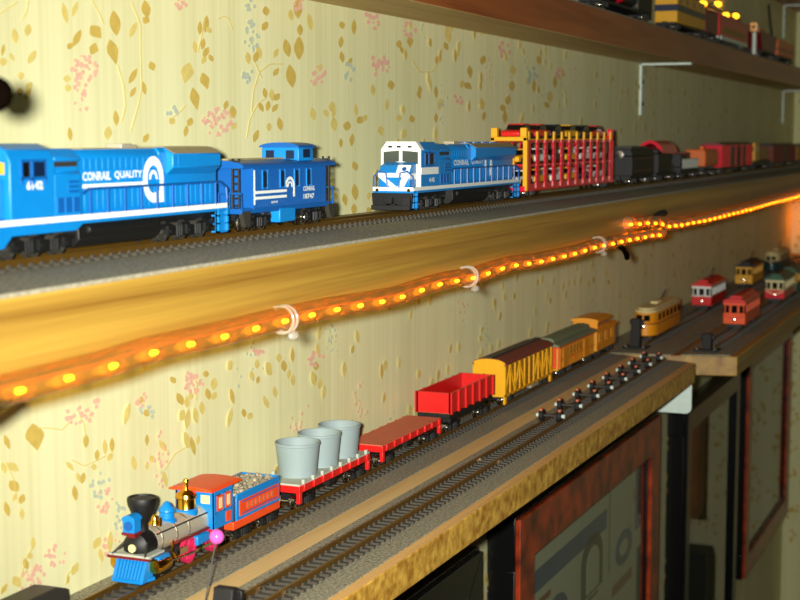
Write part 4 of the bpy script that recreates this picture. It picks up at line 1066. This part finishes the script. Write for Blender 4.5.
MB().prism(arch(5.2, 20.5, 22.8, 24.2, 8), 'x', a+2, z-2).build('clerestory', 'greenroof', t)
for x0 in (a, z-4):
    b = MB(); b.bx(x0, x0+4, -8.4, 8.4, 5, 5.8); b.bar((x0+.5 if x0 < 0 else x0+3.5, -8, 5), (x0+.5 if x0 < 0 else x0+3.5, -8, 18.6), .5); b.bar((x0+.5 if x0 < 0 else x0+3.5, 8, 5), (x0+.5 if x0 < 0 else x0+3.5, 8, 18.6), .5)
    b.build('platform', 'yellow', t)
b = MB(); b.bx(a+6, z-6, -4, 4, 3.6, 5.6); b.bx(-8, 8, -7, 7, 2.4, 5.4); b.build('underframe', 'black', t); truck(t, a+12, 9, 2, 2.6, 6.0); truck(t, z-12, 9, 2, 2.6, 6.0); coupler(t, a, -1); coupler(t, z, 1)

xc = 966; xc = 964; t = thing('orange_caboose', (xc, YL, ZL), 'orange caboose with large cupola at the end of the steam train', 'train car')
a, z = 941-xc, 988-xc
b = MB(); b.bx(a, z, -8.8, 8.8, 5.2, 18.4); body = b.build('body', 'yelloworange', t, .25)
for x in (a+5, a+21, a+36):
    b = MB(); b.bx(x, x+3.6, -8.98, -8.7, 11, 16); b.bx(x, x+3.6, 8.7, 8.98, 11, 16); b.build('window', 'ochre', body)
    b = MB(); b.bx(x-.6, x, -9.1, -8.75, 10.6, 16.4); b.bx(x+3.6, x+4.2, -9.1, -8.75, 10.6, 16.4); b.build('window_frame', 'yelloworange', body)
MB().prism(arch(9.6, 18.2, 18.6, 20.6, 8), 'x', a-6, z+6).build('roof', 'yelloworange', t)
b = MB(); b.prism(arch(8.2, 19, 24.4, 25.6, 8), 'x', a+3, a+31); cup = b.build('cupola', 'yelloworange', t, .3)
MB().prism(arch(9.4, 24.4, 24.8, 26.6, 8), 'x', a+1, a+36).build('cupola_roof', 'yelloworange', cup)
for i in range(4):
    b = MB(); b.bx(a+5+i*6.4, a+8.6+i*6.4, -8.4, -8.1, 21.4, 24); b.bx(a+5+i*6.4, a+8.6+i*6.4, 8.1, 8.4, 21.4, 24); b.build('cupola_window', 'roofbrown', cup)
b = MB(); b.bx(a-6, a, -8, 8, 4.6, 5.4); b.tube([(a-5.6, 8, 5), (a-5.6, 8, 18.4)], .4, 6); b.build('platform', 'black', t)
b = MB(); b.bx(z, z+6, -8, 8, 4.6, 5.4); b.tube([(z+5.6, -8, 5), (z+5.6, -8, 18.4)], .4, 6); b.tube([(a-5.6, -8, 5), (a-5.6, -8, 18.4)], .4, 6); b.tube([(z+5.6, -8, 11), (z+5.6, 8, 11)], .35, 6); b.build('platform', 'black', t)
truck(t, a+8, 8.5, 2, 2.6, 6.0, wmat='black'); truck(t, z-8, 8.5, 2, 2.6, 6.0, wmat='black'); coupler(t, z+6, 1)

# ---- loose wheelsets on the front track
def loose_wheelset():
    t = thing('wheelset', (0, 0, 0), 'x', 'wheels', 'loose wheelsets on the front track')
    for s in (-1, 1):
        b = MB(); r = 2.7
        b.lathe([(.5, s*3.6), (r+.5, s*3.6), (r+.5, s*4.1), (r, s*4.3), (r, s*5.8), (r*.8, s*5.8), (r*.72, s*5.3), (r*.45, s*5.3), (r*.4, s*5.9), (.5, s*5.9)], (0, 0, r), 'y', 18); b.build('wheel', 'rubber', t)
    b = MB(); b.cyl((0, -7.4, 2.7), (0, 7.4, 2.7), .75, n=10); b.build('axle', 'darkgrey', t)
    b = MB(); b.cyl((0, -7.5, 2.7), (0, -5.9, 2.7), 1.15, .9, 12); b.cyl((0, 5.9, 2.7), (0, 7.5, 2.7), 1.15, .9, 12); b.build('hub', 'galv', t)  # whitish hub colour imitates the flash reflecting off bright steel
    b = MB(); b.bx(-1.2, 1.2, -5.6, -4.2, 4.8, 6.1); b.bx(-1.2, 1.2, 4.2, 5.6, 4.8, 6.1); b.build('brake_shoe', 'deck', t)
    return t
us = [564.5, 582, 599, 613, 627, 640, 651.5, 662.5]; vs = [414.5, 405, 395.6, 387.7, 380.4, 373.7, 367, 360.8]
ordi = ['nearest', 'second', 'third', 'fourth', 'fifth', 'sixth', 'seventh', 'farthest']
proto = None
for i, (u, v) in enumerate(zip(us, vs)):
    x = at_y(u, v, 212.4).x
    lb = f'{ordi[i]} loose wheelset along the row on the empty front track'
    if proto is None: proto = loose_wheelset(); proto.location = W(x, 219.7, -144); proto['label'] = lb
    else: dup(proto, (x, 219.7, -144), lb)

# ---- buffer stops
def bumper(x, y, zr, label, h=13):
    t = thing('buffer_stop', (x, y, zr-2.8), label, 'buffer stop')
    o = Vector((0, 0, 2.8))
    b = MB(); b.bx(-7, 9, -8.6, 8.6, .05, 1.2); b.build('base_plate', 'rubber', t, .2)
    b = MB(); b.prism([(-4, 1), (3.4, 1), (1.6, h), (-1.8, h)], 'y', -3.4, 3.4); b.prism([(2, 1), (9, 1), (1.6, h-4)], 'y', -1.2, 1.2); b.build('post', 'rubber', t, .5)
    b = MB(); b.bx(.8, 2.6, -5, 5, h-4.4, h-1); b.build('beam', 'black', t, .4)
    b = MB()
    for s in (-1, 1): b.lathe([(1.5, 0), (1.5, .8), (.8, 1.3), (.2, 1.4)], (-4.5, s*6.2, 1.1), 'z', 12)
    b.build('screw', 'steel', t)
bumper(389, 219.7, -144, 'black buffer stop at the near end of the empty front track', 11)
bumper(1038, 252, -146, 'black buffer stop in front of the cream and yellow streetcar', 21)
bumper(1045, 203, -146, 'black buffer stop at the cut end of the short lower shelf', 12)
b = MB(); b.prism([(-22, 0), (10, 0), (9, 7.2), (3, 9.2), (-22, 9.2)], 'y', -5.5, 3.4); o = b.build('plastic_block', 'darkgrey', bevel=.5, origin=(371, 276, -147)); tag(o, 'dark grey plastic block against the wall in the lower left corner', 'block')

# ---- pin with pink head
t = thing('ball_head_pin', (394.5, 231, -147), 'pin with shiny pink ball head standing upright before the steam locomotive', 'pin')
b = MB(); b.cyl((0, 0, .05), (8.2, 0, 20.0), .24, n=8); b.build('needle', 'darkgrey', t)
b = MB(); b.ball((9.0, 0, 21.9), 2.35, 24); b.build('head', 'pinball', t)

# ================================================================ STREETCARS
def streetcar(x0, L, y, zr, label, upper, lower, roof, trim, h=25, hw=8.4, group=None):
    t = thing('streetcar', (x0+L/2, y, zr), label, 'streetcar'); a, z = -L/2, L/2
    b = MB(); b.bx(a, z, -hw, hw, 3.6, 11.4); b.build('lower_body', lower, t, .5)
    b = MB()
    b.bx(a+.2, z-.2, -hw+.1, hw-.1, 11.2, 12.2); b.bx(a+.2, z-.2, -hw+.1, hw-.1, 18, 20.2)
    n = 7
    for i in range(n+1):
        x = a+1.2+(L-2.4)*i/n
        for s in (-1, 1): b.bx(x-1, x+1, *sorted((s*(hw-1), s*(hw-.1))), 12, 18.2)
    for xx in (a+.2, z-1.2):
        for yy in (-hw+.1, -hw*.36-.8, hw*.36-.8, hw-1.7): b.bx(xx, xx+1, yy, yy+1.6, 12, 18.2)
    ub = b.build('upper_body', upper, t)
    for xx in (a+.7, z-1):
        for k, yy in enumerate((-hw+1.6, -hw*.36+.7, hw*.36+.7)):
            b = MB(); b.bx(xx, xx+.3, yy, yy+hw*.52, 12.1, 18.1); b.build('end_window', 'glass_dark', ub)
    b = MB(); b.bx(a+2, z-2, -hw+.8, -hw+1.0, 12.1, 18.1); b.bx(a+2, z-2, hw-1.0, hw-.8, 12.1, 18.1); b.build('side_window', 'glass_dark', ub)
    b = MB(); b.prism([(-hw*.9, 10.6), (0, 8.0), (hw*.9, 10.6), (hw*.9, 9.8), (0, 7.0), (-hw*.9, 9.8)], 'x', a-.3, a+.1)
    for s in (-1, 1): b.bx(a+.2, z-.2, *sorted((s*(hw-.1), s*(hw+.15))), 10.8, 11.6)
    b.build('trim', trim, t)
    b = MB(); b.prism(arch(hw+.4, 19.9, 20.3, h-1.6, 8), 'x', a-.8, z+.8); b.prism(arch(hw*.55, 21, h-1.0, h, 6), 'x', a+5, z-5); b.build('roof', roof, t)
    b = MB(); b.bar((6, 0, h), (20, 0, h+6.5), .4); b.bx(4, 8, -1, 1, h-.4, h+.6); b.build('trolley_pole', 'rubber', t)
    b = MB(); b.lathe([(1.1, -.1), (1.1, -.8), (.3, -1)], (a, 0, 7), 'x', 12); b.build('headlight', 'steel', t)
    b = MB(); b.bx(a-.2, a+3, -hw*.7, hw*.7, 1.4, 3.8); b.build('fender', 'black', t)
    truck(t, -L*.22, 9, 2, 2.4, 5.6); truck(t, L*.22, 9, 2, 2.4, 5.6)
    return t
def pcc(x0, L, y, zr, label, upper, lower, roof):
    """rounded streamlined streetcar"""
    t = thing('streetcar', (x0+L/2, y, zr), label, 'streetcar')
    def hull(z0, z1, w, inset=0, top=None):
        P = []; n = 8; a, z = -L/2+inset, L/2-inset; rx = 11
        for i in range(n+1):
            q = math.pi/2+math.pi*i/n; P.append((a+rx+rx*math.cos(q), w*math.sin(q)))
        for i in range(n+1):
            q = -math.pi/2+math.pi*i/n; P.append((z-rx+rx*math.cos(q), w*math.sin(q)))
        return P
    b = MB(); b.prism(hull(0, 0, 8.8), 'z', 3, 13); b.build('lower_body', lower, t, .8)
    b = MB(); b.prism(hull(0, 0, 8.6, .3), 'z', 13, 19.6); ub = b.build('upper_body', upper, t, .4)
    b = MB()
    for i in range(6):
        x = -L/2+16+i*(L-32)/5-3
        b.bx(x, x+6, -8.75, -8.4, 13.8, 18.4); b.bx(x, x+6, 8.4, 8.75, 13.8, 18.4)
    b.build('side_window', 'glass_dark', ub)
    for s in (-1, 1):
        b = MB(); b.prism([(s*.5, 14), (s*4.8, 14), (s*4.8, 18.4), (s*.5, 18.4)], 'x', -L/2+.2, -L/2+2.4); b.build('windshield', 'glass_dark', ub)
    b = MB(); b.prism(hull(0, 0, 8.9, -.2), 'z', 19.6, 21.6); b.prism(hull(0, 0, 7.2, 2.5), 'z', 21.6, 23.2); b.prism([(-14, -3), (6, -3), (6, 3), (-14, 3)], 'z', 23.2, 25); b.build('roof', roof, t, .8)
    b = MB(); b.bar((8, 0, 24), (24, 0, 30), .4); b.bx(6, 10, -1, 1, 23, 24.6); b.build('trolley_pole', 'rubber', t)
    b = MB(); b.lathe([(1.6, .4), (1.6, -.3), (.4, -.8)], (-L/2, 0, 10), 'x', 14); b.build('headlight', 'steel', t)
    b = MB(); b.prism([(x, y*1.01) for x, y in hull(0, 0, 8.8, -.1)], 'z', 11.4, 12.2); b.build('belt_stripe', 'roofbrown', t)
    truck(t, -L*.26, 9, 2, 2.4, 5.6); truck(t, L*.26, 9, 2, 2.4, 5.6)
    return t
ZR = -146
pcc(1058, 96, 252, ZR, 'rounded yellow streetcar with cream roof behind a buffer stop, nearest of the streetcars', 'yelloworange', 'yelloworange', 'cream')
streetcar(1268, 66, 252, ZR, 'white streetcar with red lower half and red roof on the rear track', 'white', 'red', 'red', 'red')
streetcar(1473, 64, 252, ZR, 'yellow streetcar with dark roof behind the white and red one', 'yellow', 'yellow', 'black', 'ochre')
pcc(1640, 90, 252, ZR, 'cream topped dark teal streetcar near the far right end of the rear track', 'cream', 'teal', 'cream')
streetcar(1149, 69, 203, ZR, 'orange-red streetcar on the front track of the short shelf', 'tramorange', 'tramorange', 'red', 'red')
streetcar(1347, 64, 203, ZR, 'cream and rose streetcar with green roof behind the orange-red one', 'cream', 'crimson', 'green', 'cream')
streetcar(1424, 66, 203, ZR, 'yellow and green streetcar at the right picture edge', 'yellow', 'green', 'green', 'yellow')

# ================================================================ TOP SHELF CARS
YT, ZT = 260, 80.9
t = box_thing('black_engine', 930, 1068, YT, ZT, 'black engine with round red dome on the top shelf', 'locomotive')
undercar(t, 130); b = MB(); b.lathe([(.5, -60), (7, -60), (7.6, -57), (7.6, 30), (.5, 30)], (0, 0, 14), 'x', 20); b.bx(28, 62, -8.6, 8.6, 6, 24); b.build('boiler', 'black', t)
b = MB(); b.ball((-14, -4, 15), 8, 16); b.build('dome', 'crimson', t)
b = MB(); b.cyl((24, -8.6, 8), (24, -8.0, 8), 1.8, n=12); b.build('lamp', 'steel', t)
t = box_thing('box_cab_locomotive', 1148, 1256, YT, ZT, 'yellow locomotive with dark blue band on the top shelf', 'locomotive')
undercar(t, 108); b = MB(); b.bx(-53, 53, -8.8, 8.8, 6, 28); b.build('body', 'yellow', t, .8)
b = MB(); b.bx(-53.2, 53.2, -9, 9, 14.6, 19.6); b.build('band', 'navy', t)
for x in (-46, -22, 4, 34): b = MB(); b.bx(x, x+9, -8.95, -8.7, 21, 25.6); b.build('window', 'glass_dark', t)
t = box_thing('small_red_car', 1260, 1312, YT, ZT, 'dark red car beside the yellow locomotive on the top shelf')
undercar(t, 50); b = MB(); b.bx(-25, 25, -8.6, 8.6, 6, 24); b.build('body', 'darkred', t, .6); MB().prism(arch(9, 23.5, 24, 26, 8), 'x', -26, 26).build('roof', 'black', t)
b = MB(); b.bx(-25.3, -24.8, -6, 6, 8, 14); b.cyl((-25.6, -5, 9), (-25, -5, 9), 2, n=12); b.build('end_panel', 'galv', t)
t = box_thing('red_coach', 1318, 1462, YT, ZT, 'bright red car lit by amber bulbs on the top shelf')
undercar(t, 142, 'galv'); b = MB(); b.bx(-71, 71, -8.8, 8.8, 6, 24); b.build('body', 'red', t, .8)
b = MB()
b.bx(-58, 58, -8.95, -8.7, 10, 15)
b.build('window_band', 'ochre', t); MB().prism(arch(9.2, 23.6, 24, 27, 8), 'x', -72, 72).build('roof', 'crimson', t)
b = MB(); b.bx(-66, 66, -9.4, -8.4, 3.4, 6.6); b.build('skirt', 'galv', t)
t = thing('signal_mast', (1512, 254, 77.9), 'pale grey signal mast standing on the top shelf past the red car', 'signal')
b = MB(); b.bx(-5, 5, -5, 5, .05, 2); b.build('base', 'galv', t); b = MB(); b.cyl((0, 0, 2), (0, 0, 26), 2.2, n=12); b.build('mast', 'galv', t)
b = MB(); b.bx(-5, 5, -4, 4, 24, 34); b.build('signal_head', 'steel', t, .8); b = MB(); b.cyl((-6, 0, 29), (-5, 0, 29), 2.2, n=14); b.build('lens', 'glass_dark', t)
t = box_thing('hopper_car', 1532, 1640, YT, ZT, 'dark red hopper car near the far end of the top shelf')
undercar(t, 106); b = MB(); b.prism([(-52, 24), (52, 24), (40, 6), (-40, 6)], 'y', -8.6, 8.6); b.build('hopper', 'darkred', t, .4); b = MB(); b.ball((-20, 0, 23), 9, 12, (2, .9, .7)); b.build('load', 'orange', t)
t = box_thing('orange_car', 1650, 1760, YT, ZT, 'orange end car on the top shelf in front of the black cable')
undercar(t, 108); b = MB(); b.bx(-54, 54, -8.6, 8.6, 6, 23); b.build('body', 'orange', t, .8); MB().bx(-54.3, 54.3, -8.8, 8.8, 12, 14).build('stripe', 'darkred', t)

# amber lamps along the back of the top shelf
t = thing('string_light', (1330, 276, 118), 'string of amber lamps along the wall above the top shelf', 'string light')
b = LB(t); b.tube([(1200, 277, 119), (1330, 276, 118), (1420, 276, 119), (1560, 277, 118)], 1.0, 8); b.build('cord', 'rubber')
for x, zz in ((1318, 116), (1384, 121), (1424, 114), (1474, 117)):
    b = LB(t); b.bar((x, 266, zz+2), (x, 276, 118.5), .5); b.build('stem', 'rubber')
    b = LB(t); b.lathe([(.5, -9), (1.6, -7), (2.0, 0), (2.4, 6), (1.6, 8.4), (.3, 9)], (x, 266, zz-1), 'x', 14); b.build('lamp', 'lamp')
b = MB(); b.tube([(-30, 0, 70), (-16, 0, 52), (0, 0, 36), (14, -1, 22), (26, -1, 8), (40, -2, 1.2), (90, -3, 1.1)], 1.3, 8)
o = b.build('power_cable', 'rubber', origin=(1770, 277.5, 77.9)); tag(o, 'black cable running down the wall behind the top shelf', 'cable')

# ================================================================ ROPE LIGHT
def rope(pts, r, label, bulbs, x_end):
    t = thing('rope_light', pts[0], label, 'rope light')
    P = []
    for k in range(len(pts)-1):
        for q in range(6):
            tt = q/6; s = tt*tt*(3-2*tt); P.append(tuple(pts[k][i]+(pts[k+1][i]-pts[k][i])*(tt if i == 0 else s) for i in range(3)))
    P.append(pts[-1])
    LB(t).tube(P, r, 16).build('tube', 'tube')
    b = LB(t)
    b.tube([(p[0], p[1]-.2, p[2]+.5) for p in P], .45, 6); b.build('core_wire', 'orange')
    x = P[0][0]+6; k = 0
    while x < P[-1][0]-3 and bulbs:
        while P[k+1][0] < x: k += 1
        f = (x-P[k][0])/(P[k+1][0]-P[k][0]); p = [P[k][i]+(P[k+1][i]-P[k][i])*f for i in range(3)]
        q = [P[k+1][i]-P[k][i] for i in range(3)]; l = math.sqrt(sum(c*c for c in q)); d = [c/l for c in q]
        b = LB(t); c0 = Vector((p[0], p[1]-.8, p[2]-.9)); dv = Vector(d)
        b.cyl(c0-dv*1.1, c0+dv*1.1, .62, .5, 10); bl = b.build('bulb', 'bulb', parent=t)
        b = LB(t); b.cyl(c0-dv*8.5, c0-dv*5, .5, 1.25, 10); b.cyl(c0-dv*5, c0-dv*1.2, 1.25, 1.5, 10); b.build('glow_sleeve', 'glow', parent=bl)  # added glowing sleeve, not a rope light part: imitates scattered bulb light
        x += 18.2
    return t
RY = 202.5
near = [(225, -54.5), (275, -54.3), (296, -54.2), (322, -53.2), (364, -53.6), (388, -53.4), (415, -53.6), (479, -55.2), (523, -54.0), (561, -54.8), (602, -53.8), (650, -55.2), (706, -55.6), (738, -55), (800, -55.6), (860, -56.5), (893, -57.6)]
rope([(x, RY, z) for x, z in near], 3.5, 'amber rope light clipped along the middle shelf edge, near length', True, 893)
farp = [(815, 204.0, -47.5), (850, 203, -48.5), (885, RY, -50), (905, RY, -53.6), (960, RY, -55), (1037, RY, -56), (1190, RY, -56.2), (1330, RY, -55.6), (1468, RY, -55.8), (1700, RY, -55.8), (1940, RY, -55.8), (1974, RY, -56)]
rope(farp, 3.5, 'amber rope light running on to the far corner, far length', True, 1974)
t = thing('rope_light', (1966, 262, -118), 'short lit end of rope light hanging in the far corner', 'rope light')
b = LB(t); b.tube([(1966, 262, -60), (1967, 262, -80), (1966, 262, -104), (1964, 260, -118)], 4.4, 12); b.build('tube', 'tube')
for q in (-84, -104, -116):
    b = LB(t); b.cyl((1963, 258.5, q-3.5), (1963, 258.5, q+3.5), 2.0, n=10); b.build('bulb', 'bulb')

def rope_clip(x, z, label):
    t = thing('cable_clip', (x, RY, z-6), label, 'clip', None)
    b = LB(t); P = [(x, RY+3.9*math.cos(q), z+4.0*math.sin(q)) for q in [math.radians(d) for d in range(60, 301, 20)]]
    b.tube(P, .42, 8); b.tube([(x+2.6, p[1], p[2]) for p in P], .42, 8); b.bx(x-.3, x+2.9, P[0][1]-.6, P[0][1]+.6, P[0][2]-.6, P[0][2]+.6); b.build('saddle', 'clip')
    b = LB(t); b.ball((x+1.3, RY-3.2, z-4.6), 2.0, 14, (1.3, .8, .75)); b.build('tail', 'clip')
rope_clip(394, -54, 'clear plastic clip gripping the rope light below the blue caboose')
rope_clip(553, -54.8, 'clear plastic clip gripping the rope light below the white-faced locomotive')
rope_clip(748, -55, 'clear plastic clip gripping the rope light below the red car carrier')
b = MB(); b.tube([(0, 6, 4.6), (0, 2, 2.0), (1.0, -3, -1.6), (2, -4.4, -4.4), (5, -4, -6.4), (8, -3, -4.4)], 1.5, 8)
o = b.build('cord_hook', 'strap', origin=(795, 204, -59)); tag(o, 'small dark hook under the rope light near its splice', 'hook')
b = MB(); b.tube([(-40, 0, 1.5), (-18, 0, 0), (0, 0, -.6), (10, 0, 1.6), (20, 2, 3)], 1.8, 8)
o = b.build('electric_wire', 'strap', origin=(246, 202.5, -59.6)); tag(o, 'dark wire slung below the rope light at the left picture edge', 'wire')
b = MB(); b.tube([(0, 0, 0), (14, 1, 2.6), (30, 2, 4.2), (46, 2, 4.6)], 2.2, 8)
o = b.build('splice_sleeve', 'rubber', origin=(868, 203.6, -51)); tag(o, 'black sleeve where the two rope light lengths meet', 'sleeve')

# ================================================================ PICTURE FRAMES below
def frame(x0, x1, z0, z1, label, mw, face, depth=19, inner=None, printer=None):
    t = thing('picture_frame', (x0, 280, z0), label, 'picture frame'); yf = 280-depth
    b = LB(t)
    b.bx(x0, x1, yf+3, 279.9, z1-mw, z1); b.bx(x0, x1, yf+3, 279.9, z0, z0+mw); b.bx(x0, x0+mw, yf+3, 279.9, z0+mw, z1-mw); b.bx(x1-mw, x1, yf+3, 279.9, z0+mw, z1-mw)
    b.build('outer_frame', 'frameblack', .4)
    b = LB(t); x, X, z, Z, w = x0+1.5, x1-1.5, z0+1.5, z1-1.5, mw-5
    b.prism([(x, Z), (X, Z), (X-w, Z-w), (x+w, Z-w)], 'y', yf, yf+3.2); b.prism([(x, z), (x+w, z+w), (X-w, z+w), (X, z)], 'y', yf, yf+3.2)
    b.prism([(x, z), (x, Z), (x+w, Z-w), (x+w, z+w)], 'y', yf, yf+3.2); b.prism([(X, z), (X-w, z+w), (X-w, Z-w), (X, Z)], 'y', yf, yf+3.2)
    b.build('moulding', face, .4)
    b = LB(t); b.bx(x0+mw-3.6, x1-mw+3.6, yf+7.2, yf+8, z0+mw-3.6, z1-mw+3.6); pr = b.build('print', inner or 'darkprint')
    if printer: printer(t, pr, yf+7.15, x0+mw, x1-mw, z0+mw, z1-mw)
    b = LB(t); b.bx(x0+mw-4, x1-mw+4, yf+4.2, yf+5, z0+mw-4, z1-mw+4); b.build('glass', 'pane')
    return t
def poster(t, pr, y, x0, x1, z0, z1):
    def P(name, mat, f):
        b = LB(t); f(b); o = b.build(name, mat, parent=pr); return o
    d = y-.25
    def oval(b, cx, cz, rx, rz, dd=0): b.prism([(cx+rx*math.cos(q*math.pi/14), cz+rz*math.sin(q*math.pi/14)) for q in range(28)], 'y', d-dd, y)
    P('printed_band', 'inkblue', lambda b: (b.bx(x0+3, 1022, d, y, -277, -263), b.bx(x1-22, x1-2, d, y, -300, -252)))
    P('printed_wheel', 'inkblue', lambda b: oval(b, 1073, -304, 25, 13)); P('printed_wheel', 'inkblue', lambda b: oval(b, 900, -306, 26, 15))
    P('printed_hub', 'paper', lambda b: oval(b, 1073, -304, 12, 6, .2)); P('printed_hub', 'paper', lambda b: oval(b, 900, -306, 12, 7, .2))
    P('printed_arch', 'inkdark', lambda b: b.prism([(956, -314)]+[(984-28*math.cos(math.pi*i/10), -290+18*math.sin(math.pi*i/10)) for i in range(11)]+[(1012, -314)], 'y', d, y))
    P('printed_arch_field', 'paper', lambda b: b.prism([(970, -312)]+[(986-16*math.cos(math.pi*i/10), -292+11*math.sin(math.pi*i/10)) for i in range(11)]+[(1002, -312)], 'y', d-.2, y))
    P('printed_block', 'inkred', lambda b: b.bx(936, 976, d, y, -338, -318)); P('printed_block', 'inkred', lambda b: b.bx(1040, 1100, d, y, -334, -326)); P('printed_block', 'inkred', lambda b: b.bx(862, 886, d, y, -287, -283))
    P('printed_rule', 'inkdark', lambda b: (b.bx(1029, 1031, d, y, -312, -252), b.bx(905, 1000, d, y, -318, -316)))
frame(330, 741, -620, -218.5, 'black picture frame in the lower shadow, leftmost of the frames below the shelf', 26, 'frameblack')
frame(801, 1160, -640, -217, 'picture frame with mottled red wood moulding around a pale print', 32, 'burl', 20, 'paper', poster)
frame(1272, 1530, -560, -236, 'slim black picture frame reflecting the far wall', 22, 'frameblack', 18)
frame(1578, 1888, -470, -222, 'glazed picture frame with dark red moulding near the far corner', 26, 'burl', 19)

# things near the far corner, mirrored in the glass
t = thing('wooden_cabinet', (1950, 120, -480), 'tall wooden cabinet against the right-hand wall', 'cabinet')
b = LB(t); b.bx(1930, 1980, 66, 149, -500, -120); b.build('carcass', 'cabinetwood', .8); b = LB(t); b.bx(1928, 1930, 69, 146, -494, -126); b.build('door', 'cabinetwood', .5)
b = LB(t); b.lathe([(2, -2), (4, -5), (3, -8)], (1928, 76, -280), 'x', 14); b.build('knob', 'gold')
b = LB(t); b.bx(1930, 1980, 66, 162, -H+.1, -546); b.bx(1940, 1978, 72, 126, -546, -500); b.build('stand', 'black', .8)

# ---------------------------------------------------------------- peg on the wall at the left edge
c = at_y(-5, 94, 185)
t = thing('wall_peg', (c.x, 280, c.z), 'dark brown round knob of a wall peg at the left picture edge', 'peg')
b = LB(t); b.lathe([(9, -.1), (9, -2), (7, -4), (.4, -4)], (c.x, 280, c.z), 'y', 22); b.build('base', 'strap')
b = LB(t); b.cyl((c.x, 276.5, c.z), (c.x, 186, c.z), 1.4, 1.2, 12); b.build('stem', 'strap')
b = LB(t); b.ball((c.x, 185, c.z), 3.5, 20); b.build('knob', 'strap')

# tidy: anything that slipped past zero size
print('objects', len(bpy.data.objects))
